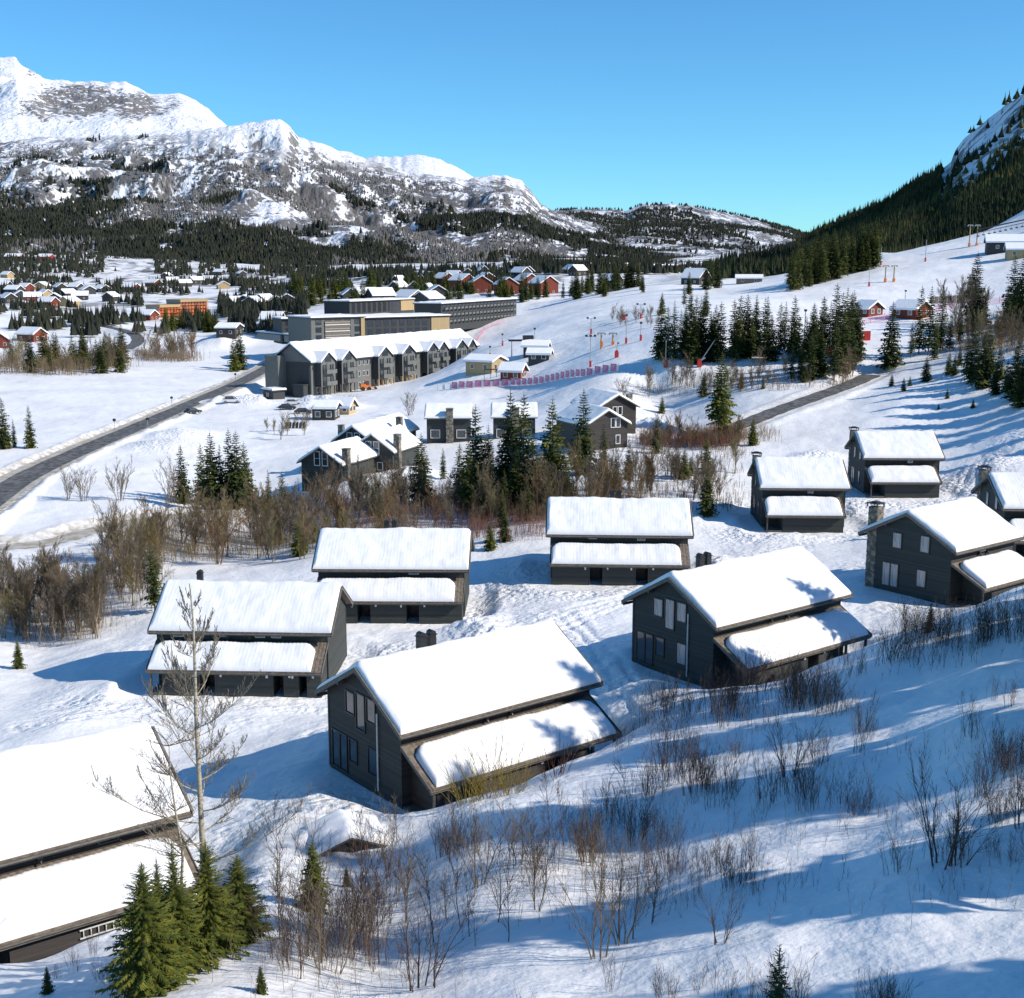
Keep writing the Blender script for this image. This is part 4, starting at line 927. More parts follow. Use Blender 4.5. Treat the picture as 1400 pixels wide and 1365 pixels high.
# ------------------------------------------------------------------ cabins of the village and valley
rr = random.Random(3)
def cabin_mesh(k, wall):
    pass
CAB = {}
def cabin(px, py, wd, L, hw, hr, wall, yaw, label, group, cat='cabin', name='cabin', windows=True):
    p = at(px, py); t = empty(name, (p[0], p[1], p[2]), yaw, label, cat, group); h = wd/2; key = (wd, L, hw, hr)
    def wl(): m = MB(); m.prism([(-h, -2), (h, -2), (h, hw), (0, hr), (-h, hw)], 'y', -L/2, L/2); return m.mesh('cabin_wall', wall)
    link('wall', cached(key+(wall.name,), wl), t)
    def sn():
        m = MB(); s = (hr-hw)/h; e = .7
        for sg in (-1, 1):
            a_, b_, c, d = (0, -L/2-e, hr+.75), (0, L/2+e, hr+.75), (sg*(h+e), L/2+e, hw-s*e+.65), (sg*(h+e), -L/2-e, hw-s*e+.65)
            m.slab(*((a_, b_, c, d) if sg > 0 else (d, c, b_, a_)), .6)
        return m.mesh('cabin_snow', M_rsnow)
    def rf():
        m = MB(); s = (hr-hw)/h; e = .6
        for sg in (-1, 1):
            a_, b_, c, d = (0, -L/2-e, hr+.14), (0, L/2+e, hr+.14), (sg*(h+e), L/2+e, hw-s*e+.14), (sg*(h+e), -L/2-e, hw-s*e+.14)
            m.slab(*((a_, b_, c, d) if sg > 0 else (d, c, b_, a_)), .2)
        return m.mesh('cabin_roof', M_dgrey)
    r = link('roof', cached(key+('r',), rf), t); link('snow_cover', cached(key+('s',), sn), r)
    if windows:
        for c in (-h*.45, h*.45): window_part(t, 'y', -L/2-.005, c, .9, 2.1, 1.1, -1, M_white, G_, 0, 0, .12)
        for sg in (-1, 1):
            for c in (-L*.25, L*.25): window_part(t, 'x', sg*(h+.005), c, .9, 2.1, 1.1, sg, M_white, G_, 0, 0, .12)
    return t
# red cabins above the apartments
for i, (px, py, lab) in enumerate(((657, 400, 'red gabled cabin, leftmost of the red row above the apartments'), (692, 403, 'red gabled cabin second from the right pair in the red row'), (664, 394, 'red cabin tucked behind the first of the red row'), (720, 397, 'red cabin in the middle of the red row, half behind a spruce'), (743, 402, 'red gabled cabin, rightmost of the red row, bright in the sun'), (607, 392, 'red cabin at the far left of the row, beside dark cabins'), (632, 396, 'red cabin between dark cabins left of the red row'))):
    cabin(px, py, 13, 15, 7, 11, M_redwood, radians(10+5*i), lab, 'red cabins above the apartments')
DK = [(545, 400, 9), (566, 400, 9), (585, 404, 8), (597, 407, 12), (478, 412, 10), (500, 412, 10), (520, 414, 10), (560, 416, 12), (585, 418, 12), (545, 390, 8), (620, 383, 9), (640, 380, 9), (712, 380, 10), (724, 378, 8), (780, 375, 10), (790, 377, 9), (660, 376, 8), (836, 392, 9), (575, 388, 8)]
for i, (px, py, w_) in enumerate(DK):
    cabin(px, py, w_, w_*1.4, 4.5, 8, M_dgrey if i % 3 else M_brown, radians(rr.uniform(-60, 60)), ('dark grey' if i % 3 else 'brown')+' cabin under thick snow in the village behind the hotel', ('grey' if i % 3 else 'brown')+' village cabins behind the hotel')
LV = [(12,414),(28,409),(45,412),(62,408),(75,413),(92,407),(110,410),(35,398),(58,396),(82,398),(104,398),(120,402),(66,420),(95,419),(140,400),(152,412),(20,402),(210,392),(236,388),(252,392),(268,388),(285,386),(228,381),(305,395),(322,420),(335,418),(348,420),(362,417),(378,419),(392,416),(300,376),(330,378),(180,398),(10,380),(5,395)]
for i, (px, py) in enumerate(LV):
    wl_ = [M_brown, M_dgrey, M_redwood, M_ochre, M_brown][i % 5]
    cabin(px, py, 9+i % 3, 13, 4, 7, wl_, radians(rr.uniform(-80, 80)), ['small brown', 'small dark grey', 'small dull red', 'small ochre', 'small brown'][i % 5]+' snow-roofed house scattered among trees in the left valley', ['brown', 'dark grey', 'dull red', 'ochre', 'brown'][i % 5]+' houses in the left valley', 'house', 'house', windows=i % 2 == 0)
cabin(44, 466, 8, 12, 3.5, 6, M_redwood, radians(60), 'red-brown farmhouse by the left edge behind the brown trees', 'farm buildings at the left', 'house', 'farmhouse')
cabin(2, 475, 7, 9, 3.5, 6, M_redwood, radians(20), 'red barn corner at the very left edge behind the brown trees', 'farm buildings at the left', 'barn', 'barn')
cabin(198, 438, 9, 14, 3.5, 6, M_redwood, radians(70), 'red house just left of the scaffolded building', None, 'house', 'house')
cabin(20, 356, 14, 26, 6, 10, M_redwood, radians(85), 'dark red barn on the snowfield under the mountain, left one', 'hillside barns', 'barn', 'barn')
cabin(63, 356, 14, 22, 6, 10, M_red, radians(80), 'bright red barn on the snowfield under the mountain', 'hillside barns', 'barn', 'barn')
cabin(373, 447, 8, 10, 4, 7, M_dgrey, radians(80), 'dark cabin with white-framed windows next to a large snow heap', None, 'cabin')
cabin(314, 458, 12, 9, 3.5, 5, M_brown, radians(85), 'low brown building behind the leaning heaps left of the hotel', None, 'building', 'building')
cabin(951, 389, 12, 12, 4, 8.5, M_brown, radians(50), 'brown barn with a tall post at the top of the piste', None, 'barn', 'barn')
cabin(1024, 387, 10, 14, 2.5, 4, M_tile, radians(80), 'low dark hut half buried on the upper piste', None, 'hut', 'hut')
cabin(1187, 432, 6, 6, 2.4, 4.2, M_redwood, radians(30), 'small brown hut behind the grove, left of the single spruce', 'huts at the foot of the shaded slope', 'hut', 'hut')
cabin(1246, 434, 8, 8, 2.6, 4.6, M_redwood, radians(40), 'brown hut with snowy roof at the foot of the shaded slope', 'huts at the foot of the shaded slope', 'hut', 'hut')
cabin(1376, 343, 9, 16, 3.5, 6, M_dgrey, radians(75), 'dark lift building at the right edge on top of the slope', None, 'lift station', 'lift_station')
cabin(1394, 352, 8, 10, 3.0, 5, M_ochre, radians(75), 'pale wooden building with snowy roof at the right edge under the lift', None, 'building', 'building')
t = cabin(446, 573, 6.0, 5.5, 3.0, 4.0, M_brown, radians(85), 'small flat brown kiosk under snow beside the parked cars', None, 'kiosk', 'kiosk')
cabin(470, 566, 4, 5, 2.2, 3.8, M_wood, radians(70), 'light wooden hut behind the brown kiosk', None, 'hut', 'hut')
cabin(702, 519, 5, 6, 2.6, 4.2, M_redwood, radians(70), 'red lift hut at the end of the banner fence', None, 'hut', 'hut')
cabin(733, 484, 5, 7, 2.4, 3.6, M_brown, radians(80), 'brown lift hut in the middle of the piste', 'lift huts on the piste', 'hut', 'hut')
cabin(738, 494, 5, 6, 2.2, 3.2, M_dgrey, radians(80), 'grey lift hut just below the brown one on the piste', 'lift huts on the piste', 'hut', 'hut')
cabin(664, 507, 8, 9, 3.0, 4.2, M_ochre, AY, 'ochre terrace pavilion at the right end of the apartment building', None, 'pavilion', 'pavilion')

# ------------------------------------------------------------------ conifers
vn1 = [random.Random(i*13+5).random() for i in range(40)]
def spruce_crown(seed, h=10., r0=1.9, z0=.6, tiers=24, per=8, k=4, shape=1.0, gap=.06, m=M_needle, droop=.5, dens=1.0):
    r = random.Random(seed); v = []; f = []
    def tri(a, b, c): n = len(v); v.extend((a, b, c)); f.append((n, n+1, n+2))
    for i in range(tiers):
        t = i/(tiers-1); z = z0+(h-z0)*t**.92; L = r0*(1-t)**shape*(.82+.30*r.random())+.10
        if t < .1: L *= .75+2*t
        if k > 8: L *= .78+.5*vn1[i % 40]
        side = r.uniform(0, 6.28); n_ = max(3, int(per*(1-t*.55)+.5))
        for j in range(n_):
            if r.random() < gap: continue
            a = side+6.28*j/n_+r.uniform(-.3, .3); l = L*r.uniform(.62, 1.12); dx, dy = cos(a), sin(a); nx, ny = -dy, dx
            up = r.uniform(-.02, .16)+.35*t; dr = droop*(1-t*.8)*r.uniform(.7, 1.2); zz = z+r.uniform(-.12, .12)*h/tiers
            def P(s): return (dx*l*s, dy*l*s, zz+l*(up*s-dr*s*s+.25*dr*s**4))
            for q in range(k):
                s0, s1 = (q+.15)/k, min((q+1.25)/k, 1.0); w_ = l*(.34*(1-s0*.75))*r.uniform(.7, 1.25)*dens
                a0, a1 = P(s0), P(s1)
                for sg in (-1, 1):
                    e = r.uniform(.25, .75); px, py, pz = P(min(s0+e/k+.10, 1.02))
                    dz = -w_*r.uniform(.15, .75)
                    tri(a0, a1, (px+nx*w_*sg, py+ny*w_*sg, pz+dz))
                if r.random() < .6:        # hanging twigs
                    tri(a0, a1, ((a0[0]+a1[0])/2+nx*r.uniform(-.1, .1), (a0[1]+a1[1])/2+ny*r.uniform(-.1, .1), (a0[2]+a1[2])/2-w_*r.uniform(.4, 1.0)))
            a0 = P(.86); tip = P(1.06); w_ = l*.06
            tri((a0[0]+nx*w_, a0[1]+ny*w_, a0[2]), (a0[0]-nx*w_, a0[1]-ny*w_, a0[2]-.03), tip)
    for q in range(3):
        a = q*2.1; tri((.05*cos(a), .05*sin(a), h-.5), (.05*cos(a+1.2), .05*sin(a+1.2), h-.5), (0, 0, h+.15))
    me = bpy.data.meshes.new('spruce_crown'); me.from_pydata(v, [], f); me.materials.append(m); me.update(); return me
def spruce_trunk(h, r, m=M_bark):
    b = MB(); b.tube((0, 0, -.8), (0, 0, h*.5), r, r*.6, 6); b.tube((0, 0, h*.5), (0, 0, h*.97), r*.6, r*.1, 5); return b.mesh('spruce_trunk', m)
TR = spruce_trunk(10, .13)
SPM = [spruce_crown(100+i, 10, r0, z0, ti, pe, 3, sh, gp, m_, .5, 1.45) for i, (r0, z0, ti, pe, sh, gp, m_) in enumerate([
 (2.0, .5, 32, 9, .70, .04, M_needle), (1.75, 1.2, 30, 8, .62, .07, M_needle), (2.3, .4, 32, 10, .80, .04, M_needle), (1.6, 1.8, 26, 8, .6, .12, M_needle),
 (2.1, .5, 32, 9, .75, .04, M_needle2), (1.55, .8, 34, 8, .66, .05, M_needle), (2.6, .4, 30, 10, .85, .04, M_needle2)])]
PINE = [spruce_crown(140+i, 10, 1.5, 3.2, 14, 7, 3, .45, .25, M_needle2, .15) for i in range(2)]
ALLT = []
def spruce(px, py, top, var, label, group=None, fat=1.0, name='spruce', pos=None, h=None, meshes=None):
    p = at(px, py) if pos is None else np.array(pos)
    if h is None:
        h = (py-top)*p[1]/FPX/cos(TH)*1.0
        h = max(h, 1.2)
    s = h/10; o = empty(name, (p[0], p[1], p[2]-.15), rnd.uniform(0, 6.28), label, 'spruce' if name == 'spruce' else 'tree', group)
    o.scale = (s*fat, s*fat, s)
    me = (meshes or SPM)[var % len(meshes or SPM)]
    link('trunk', TR, o); link('crown', me, o); ALLT.append(o); return o
def grove(pts, label, group, fat=1.0, vars_=(0, 1, 2, 3, 4, 5), **kw):
    for i, (px, py, top) in enumerate(pts): spruce(px, py, top, vars_[i % len(vars_)], label, group, fat*rnd.uniform(.88, 1.15), **kw)
def merged(name, items, meshes, nat, fat=1.0, sink=.1):
    """trees past the limit, far away: real crowns joined into one mesh"""
    Vs = []; Fs = []; base = 0; arr = []
    for me in meshes:
        v = np.empty(len(me.vertices)*3, np.float32); me.vertices.foreach_get('co', v); n_ = len(me.loops); f = np.empty(n_, np.int32); me.loops.foreach_get('vertex_index', f)
        arr.append((v.reshape(-1, 3), f.reshape(-1, len(me.polygons[0].vertices))))
    r = random.Random(len(items))
    for i, (px, py, top) in enumerate(items):
        p = at(px, py); s = (py-top)*p[1]/FPX/cos(TH)/nat; v, f = arr[i % len(arr)]; a = r.uniform(0, 6.28); k = s*fat*r.uniform(.85, 1.15)
        x = v[:, 0]*cos(a)-v[:, 1]*sin(a); y = v[:, 0]*sin(a)+v[:, 1]*cos(a)
        Vs.append(np.stack([p[0]+x*k, p[1]+y*k, p[2]-sink+v[:, 2]*s], 1)); Fs.append(f+base); base += len(v)
    return tag(link(name, np_mesh(name, np.concatenate(Vs), np.concatenate(Fs), meshes[0].materials[0])), kind='stuff')
def scatter(n, x0, x1, yf, hf, seed, tail=0):
    """n pixel positions with base yf(x) and height hf(x)"""
    r = random.Random(seed); out = []
    for i in range(n):
        x = r.uniform(x0, x1); y = yf(x, r); out.append((x, y, y-hf(x, r)))
    return out
ONE = [(250, 688, 606, 0, 'single slender dark spruce standing alone on the meadow left of the grove'), (577, 690, 590, 2, 'dark spruce standing free right of the chalet cluster'),
 (606, 655, 611, 5, 'small spruce behind the thicket between the cluster and the eave-on chalet'), (967, 704, 634, 2, 'broad dark spruce on the snow right of the long central chalet'),
 (1029, 609, 568, 6, 'small broad spruce beside the side road'), (985, 578, 481, 6, 'tall broad-crowned spruce on the near edge of the piste'),
 (988, 603, 535, 4, 'olive-green spruce rising out of the reddish thicket by the side road'), (797, 648, 530, 0, 'tall ragged spruce in front of the brown-black gabled pair'),
 (825, 645, 577, 5, 'thin spruce before the wall of the nearer gabled chalet'), (212, 838, 731, 3, 'lone dark spruce with a thin top behind the left end of the side-on chalet'),
 (26, 914, 868, 2, 'little green spruce at the left edge below the birches'), (1217, 502, 414, 2, 'wide dark spruce standing alone right of the red container'),
 (1331, 445, 348, 0, 'very tall spruce at the foot of the shaded slope on the right'), (1271, 864, 818, 2, 'small near-black spruce in front of the right-hand chalet'),
 (430, 1245, 1128, 6, 'young yellow-green spruce on the snowbank beside the half-buried shed'), (474, 1212, 1178, 2, 'tiny spruce right of the young yellow-green one'),
 (357, 1358, 1308, 2, 'tiny spruce at the bottom edge right of the big pair'), (66, 1358, 1330, 2, 'tiny spruce tip in the snow at the lower left corner'), (328, 506, 447, 2, 'broad spruce beside the main road across from the apartments'), (320, 508, 462, 4, 'olive spruce leaning on the broad one beside the main road')]
for a in ONE: spruce(a[0], a[1], a[2], a[3], a[4])
grove([(6, 614, 543), (-8, 616, 560), (20, 612, 572), (42, 613, 553)], 'spruce in the little stand at the left edge above the main road', 'spruces at the left edge', .9, (0, 3, 5))
grove([(277, 690, 604), (291, 692, 588), (303, 692, 606), (316, 693, 584), (326, 694, 586), (336, 693, 602), (286, 696, 640), (345, 696, 650)], 'tall spruce in the tight grove on the meadow below the road', 'spruces in the meadow grove', .95, (0, 2, 5, 0))
grove([(368, 700, 640), (387, 698, 642), (376, 702, 668)], 'thin spruce beside the lowest chalet of the cluster', 'thin spruces beside the cluster', .9, (5, 1))
grove([(651, 690, 552), (668, 688, 578), (698, 690, 532), (716, 692, 535), (755, 690, 541), (629, 684, 604), (744, 690, 600), (683, 694, 600), (706, 700, 610), (729, 698, 585), (641, 700, 600), (672, 704, 630), (770, 692, 600), (690, 705, 640), (720, 712, 650), (660, 715, 650), (750, 705, 640), (687, 720, 665)], 'spruce in the dark central grove between the far chalets and the thicket', 'spruces in the central grove', .95, (0, 5, 2, 1, 4, 0))
grove([(897, 620, 570), (926, 652, 611), (935, 655, 608), (965, 648, 594), (859, 655, 603), (842, 672, 620), (944, 650, 622)], 'small spruce scattered in the open brush right of the gabled pair', 'small spruces in the brush', 1.0, (0, 2, 6, 4))
grove([(300, 745, 695), (380, 745, 690), (410, 760, 700), (466, 730, 680), (510, 705, 655), (520, 712, 668), (430, 742, 700), (690, 740, 690), (670, 752, 710)], 'green spruce rising from the brown thicket behind the long chalets', 'spruces in the brown thicket', 1.0, (4, 2, 6))
grove([(962, 542, 508), (1013, 532, 508), (1043, 532, 512), (1099, 523, 490), (905, 565, 540)], 'small spruce on the shaded bank below the piste grove', 'small spruces below the grove', 1.1, (2, 6, 4))
g = [(903, 492, 406), (912, 494, 420), (921, 493, 412), (930, 492, 425)]+scatter(46, 935, 1175, lambda x, r: 494-(x-935)*.008+r.uniform(-14, 3), lambda x, r: r.uniform(58, 92), 5)+[(1148, 512, 402), (1140, 520, 430), (1160, 508, 412), (1120, 514, 440), (1108, 520, 452), (1082, 521, 470), (1094, 518, 460)]
grove(g, 'dark spruce in the dense grove beside the piste', 'spruces in the grove beside the piste', .95, (0, 1, 5, 3, 1, 2))
grove([(1256, 484, 393), (1269, 486, 393), (1285, 480, 394), (1298, 480, 430), (1245, 490, 440), (1277, 492, 428), (1312, 470, 425)], 'ragged spruce in the loose row below the shaded slope', 'loose row of spruces below the shaded slope', .9, (1, 3, 5))
grove([(1382, 440, 350), (1396, 442, 345), (1390, 455, 380), (1374, 450, 390), (1345, 445, 400), (1408, 450, 340)], 'tall dark spruce in the stand at the right edge under the lift buildings', 'spruces at the right edge under the lift', 1.0, (0, 2, 4))
grove([(1330, 522, 438), (1343, 530, 455), (1352, 512, 448), (1322, 512, 462), (1385, 548, 470), (1397, 556, 478), (1376, 535, 490), (1390, 520, 462), (1360, 540, 492), (1405, 540, 450), (1366, 520, 470)], 'dark spruce in the shaded clump on the right-hand slope', 'spruces in the shaded clump on the right', 1.05, (0, 2, 4, 1))
grove([(1266, 521, 486), (1297, 512, 480), (1305, 513, 482), (1235, 535, 515), (1219, 528, 510), (1283, 560, 550), (1295, 545, 530), (1330, 558, 544), (1312, 500, 474), (1244, 528, 513)], 'little spruce scattered on the shaded right-hand slope', 'little spruces on the shaded slope', 1.15, (2, 6))
merged('forest_block', scatter(80, 1078, 1197, lambda x, r: 397-(x-1078)*.27+r.uniform(-9, 3), lambda x, r: r.uniform(36, 60), 8), [SPM[0], SPM[5], SPM[1]], 10, 1.1)
grove(scatter(34, 697, 880, lambda x, r: 416-(x-697)*.10+r.uniform(-7, 3), lambda x, r: r.uniform(24, 44), 9), 'spruce in the row along the far edge of the piste', 'spruces along the far edge of the piste', 1.05, (0, 4, 2, 5))
grove(scatter(20, 10, 168, lambda x, r: 512-abs(x-80)*.05+r.uniform(-12, 2), lambda x, r: r.uniform(32, 56), 10), 'spruce mixed among bare trees in the wood on the left meadow', 'spruces in the left meadow wood', 1.1, (4, 2, 0))
merged('village_conifers', scatter(60, 400, 700, lambda x, r: 412+r.uniform(-20, 6), lambda x, r: r.uniform(18, 34), 12), [SPM[4], SPM[6]], 10, 1.3)
merged('conifers_before_scaffold', scatter(26, 214, 300, lambda x, r: 453+r.uniform(-6, 3), lambda x, r: r.uniform(14, 32), 13), [SPM[4], SPM[0]], 10, 1.4)
grove([(942, 402, 372), (972, 395, 352), (965, 396, 358), (980, 394, 350), (935, 420, 388), (905, 430, 400), (965, 432, 392), (945, 430, 400)], 'small spruce at the head of the piste near the brown barn', 'small spruces at the head of the piste', 1.1, (0, 3, 2))
# big near spruces
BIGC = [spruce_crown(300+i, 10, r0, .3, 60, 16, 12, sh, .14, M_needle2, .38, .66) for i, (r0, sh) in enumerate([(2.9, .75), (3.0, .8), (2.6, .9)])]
def near_spruce(base, d, top, var, label, fat=1.0):
    a = np.array(D(*base, d)); b = np.array(D(*top, d)); zb = gz(a[0], a[1]); h = b[2]-zb; s = h/10
    o = empty('spruce', (a[0], a[1], zb-.1), rnd.uniform(0, 6), label, 'spruce', 'big green spruces at the lower left'); o.scale = (s*fat, s*fat, s)
    link('trunk', TR, o); link('crown', BIGC[var], o)
near_spruce((205, 1392), 40.0, (214, 1176), 0, 'big sunlit green spruce at the lower left, leftmost of the clump around the birch', 1.05)
near_spruce((246, 1372), 42.0, (247, 1148), 2, 'tall green spruce right in front of the birch trunk at the lower left', 1.0)
near_spruce((290, 1352), 43.5, (296, 1146), 1, 'big bright green spruce right of the birch trunk at the lower left', 1.0)
near_spruce((330, 1322), 45.5, (330, 1166), 0, 'smaller green spruce, rightmost of the clump at the lower left', 1.15)
near_spruce((222, 1330), 46.0, (232, 1170), 2, 'darker green spruce behind the others, touching the eave of the cut-off chalet', 1.0)
# off to the right, on the hill: the tall spruces whose shadows fall across the foreground
for i, (x, y, h) in enumerate([(29, 38, 18), (34, 50, 19), (43, 45, 19), (37, 60, 17), (46, 57, 19), (42, 70, 19), (49, 68, 21), (47, 80, 18), (55, 77, 16), (52, 90, 16), (60, 88, 15), (38, 25, 19), (54, 43, 22), (56, 60, 15),  (66, 70, 20), (31, 24, 16), (30, 52, 14), (39, 66, 16),  (70, 86, 17), 
     (100, 215, 17), (106, 228, 18), (112, 220, 19), (118, 240, 18), (97, 202, 16), (104, 190, 15), (124, 255, 18), (130, 270, 20), (112, 205, 18), (121, 225, 19), (92, 185, 13), (134, 290, 20), (142, 305, 20), (150, 330, 20), (158, 350, 18)]):
    spruce(0, 0, 0, (0, 2, 5, 4)[i % 4], 'tall spruce on the hill to the right of the view', 'tall spruces on the hill to the right', 1.15, pos=(x, y, gz(x, y)), h=h)

# far belts of trees too many to count
def belt(name, n, x0, x1, ys, hh, seed, m=M_far, rad=.2):
    r = np.random.RandomState(seed); P = []; Hh = []
    while len(P) < n:
        x = r.uniform(x0, x1); y = ys(x, r)
        if y is None: continue
        p = at(x, y); P.append(p); Hh.append(r.uniform(*hh))
    Hh = np.array(Hh); return cones(name, P, Hh, Hh*rad*(.8+.4*r.rand(n)), m, 6, 3)
def clump(x, y, s=1.0, sd=0): return float(fbm(x/38+sd, y/5.5+sd, 3, 91))
def ys_left(x, r):
    y = r.uniform(372, 462); c = clump(x, y); lim = np.interp(y, [372, 400, 430, 462], [.06, .16, .20, .34])
    if 195 < x < 300 and 405 < y < 440: return None
    return y if c > lim else None
belt('valley_trees', 1900, -20, 420, ys_left, (7, 12), 3)
belt('valley_trees', 900, -20, 470, lambda x, r: r.uniform(352, 376) if clump(x, 0, 1, 3) > -.15 else None, (10, 17), 4)
belt('valley_trees', 900, 400, 700, lambda x, r: (lambda y: y if clump(x, y, 1, 5) > 0 else None)(r.uniform(372, 398)), (9, 15), 5)
belt('valley_trees', 700, 690, 1000, lambda x, r: (lambda y: y if clump(x, y, 1, 6) > .02 else None)(r.uniform(362, 376)), (8, 15), 6)
belt('hill_foot_trees', 700, 985, 1110, lambda x, r: r.uniform(366, 372)-(x-985)*.09, (10, 16), 7, M_far, .16)

# ------------------------------------------------------------------ bare trees and shrubs
def bare_mesh(name, seed, h, m, stems=1, spread=.15, depth=3, nb=6, ang=.6, r0=.06, rmin=.009, lean=0.0, up=.35, sides=3, start=.25, taper=.55, seglen=5, m2=None):
    R = random.Random(seed); b = MB()
    def grow(p, d, L, r, lev):
        n = seglen if lev == 0 else 3; q = Vector(p); dv = Vector(d).normalized(); step = L/n; rr = r
        for i in range(n):
            nd = (dv+Vector((R.gauss(0, .10), R.gauss(0, .10), R.gauss(0, .05)+up*.12))).normalized(); q2 = q+nd*step; r2 = max(rmin*.6, r*(1-(1-taper*.4)*(i+1)/n))
            b.cm = 1 if (m2 and lev > 0) else 0; b.tube(q, q2, rr, r2, sides if lev else max(sides, 4))
            if lev < depth:
                f0 = start if lev == 0 else .2
                k = nb/n if lev == 0 else (nb*.75)/n
                cnt = int(k)+(R.random() < k-int(k)) if (i+.5)/n > f0 or lev else 0
                for _ in range(cnt):
                    t = R.random(); pp = q.lerp(q2, t); az = R.uniform(0, 6.28); side = nd.cross(Vector((cos(az), sin(az), .01))).normalized()
                    a = ang*R.uniform(.6, 1.3); nd2 = (nd*cos(a)+side*sin(a)).normalized(); fr = 1-(i+t)/n
                    grow(pp, nd2, L*(.28+.34*fr)*R.uniform(.6, 1.15), max(rmin, r2*.5), lev+1)
            q, dv, rr = q2, nd, r2
    for s in range(stems):
        az = R.uniform(0, 6.28); sp = spread*R.uniform(.3, 1.2)
        hh = h*R.uniform(.6, 1.05) if stems > 1 else h
        grow((cos(az)*.12*min(stems, 6)*R.random(), sin(az)*.12*min(stems, 6)*R.random(), -.35), (cos(az)*sp+lean, sin(az)*sp, 1), hh, r0*R.uniform(.7, 1.1), 0)
    return b.mesh(name, [m, m2] if m2 else m)
THK = [bare_mesh('bare_tree', 400+i, 6.5, (M_twig, M_twig, M_twig2, M_twig, M_twig2)[i % 5], 3, .13, 3, 10, .45, .07, .014, 0, .5, 3, .15) for i in range(6)]
BIR = [bare_mesh('bare_birch', 420+i, 9, M_birch, 1, .06, 3, 15, .45, .11, .016, 0, .6, 3, .3, .55, 6, M_twig) for i in range(4)]
RND = [bare_mesh('round_bare_tree', 440+i, 6, M_twig, 8, .24, 3, 7, .4, .06, .014, 0, .5) for i in range(3)]
SHR = [bare_mesh('shrub', 460+i, 2.6, M_dtwig, st, sp, 2, nb, .38, .015, .0058, 0, .5, 3, .25) for i, (st, sp, nb) in enumerate([(9, .12, 5), (13, .15, 5), (7, .10, 6), (16, .18, 5), (5, .16, 5), (10, .08, 6), (14, .12, 5)])]
SAP = [bare_mesh('sapling', 480+i, 4.2, (M_dtwig, M_twig)[i % 2], 1+i % 2, .08, 2, 11, .55, .034, .010, 0, .7, 3, .2) for i in range(5)]
WIL = [bare_mesh('willow', 500+i, 3.0, M_wtw, 26, .55, 1, 4, .35, .024, .012, 0, .3, 3, .2) for i in range(2)]
RED = [bare_mesh('red_shrub', 520+i, 2.6, mat('red_brown_twigs', (.15, .075, .055), .85, None, None, 0, None, .1) if i == 0 else bpy.data.materials['red_brown_twigs'], 18, .4, 1, 4, .35, .02, .011, 0, .4, 3, .2) for i in range(2)]
def bare(px, py, top, me, label, group=None, name='bare_tree', cat='bare tree', nat=6.5, pos=None, h=None):
    p = at(px, py) if pos is None else np.array(pos)
    if h is None: h = (py-top)*p[1]/FPX/cos(TH)
    s = h/nat; o = link(name, me, None, (p[0], p[1], p[2]-.05), rnd.uniform(0, 6.28), s); return tag(o, label, cat, group)
def thicket(n, x0, x1, yf, hf, seed, label, group, meshes=THK, **kw):
    for i, (px, py, top) in enumerate(scatter(n, x0, x1, yf, hf, seed)): bare(px, py, top, meshes[i % len(meshes)], label, group, **kw)
def brushwood(name, n, x0, x1, yf, hh, seed, m, per=26, sig=1.3, r0=.03):
    """dense undergrowth nobody could count: thousands of thin upright stems and side twigs in one mesh"""
    R = np.random.RandomState(seed); C = []
    for i in range(n):
        x = R.uniform(x0, x1); p = at(x, yf(x, R)); C.append(p)
    C = np.repeat(np.array(C), per, 0); k = len(C); B = C.copy(); B[:, 0] += R.randn(k)*sig; B[:, 1] += R.randn(k)*sig; B[:, 2] -= .1
    h = R.uniform(hh[0], hh[1], k)*(.5+.5*R.rand(k)); ln = R.randn(k, 2)*.13*h[:, None]
    T_ = B+np.stack([ln[:, 0], ln[:, 1], h], 1); A0 = [B]; A1 = [T_]; RR = [np.full(k, r0)]
    for j in range(5):
        f = R.uniform(.25, .85, k)[:, None]; s = B+(T_-B)*f; l = (h*(1-f[:, 0])*R.uniform(.35, .8, k)+.2); a = R.uniform(0, 6.28, k)
        A0.append(s); A1.append(s+np.stack([np.cos(a)*l*.45, np.sin(a)*l*.45, l*.85], 1)); RR.append(np.full(k, r0*.55))
    A0 = np.concatenate(A0); A1 = np.concatenate(A1); RR = np.concatenate(RR)[:, None]
    V = np.stack([A0+RR*np.array((1, 0, 0)), A0+RR*np.array((-.5, .87, 0)), A0+RR*np.array((-.5, -.87, 0)), A1], 1).reshape(-1, 3); b = np.arange(len(A0))[:, None]*4
    F = np.concatenate([b+np.array((0, 1, 3)), b+np.array((1, 2, 3)), b+np.array((2, 0, 3))])
    return tag(link(name, np_mesh(name, V, F, m)), kind='stuff')
M_rtwig = bpy.data.materials['red_brown_twigs']
brushwood('olive_brushwood', 120, 185, 440, lambda x, R: 772-(x-185)*.08+R.uniform(-50, 4), (1.6, 4.2), 1, M_twig2, 18, 1.3, .02)
brushwood('brown_brushwood', 95, 180, 640, lambda x, R: 770-(x-185)*.08+R.uniform(-45, 5), (1.6, 3.8), 2, M_twig, 18, 1.3, .02)
brushwood('red_brushwood', 120, 440, 760, lambda x, R: 735+R.uniform(-48, 5), (1.6, 4.0), 3, M_rtwig, 22, 1.3, .022)
brushwood('brown_brushwood', 95, 600, 880, lambda x, R: 712+R.uniform(-40, 5), (1.6, 4.2), 4, M_twig, 22, 1.3, .022)
brushwood('open_brushwood', 80, 820, 1010, lambda x, R: 705-(x-830)*.05+R.uniform(-85, 0), (1.0, 2.4), 5, M_twig, 16)
brushwood('red_brushwood', 60, 878, 1005, lambda x, R: 612+R.uniform(-14, 3), (1.8, 4.2), 6, M_rtwig)
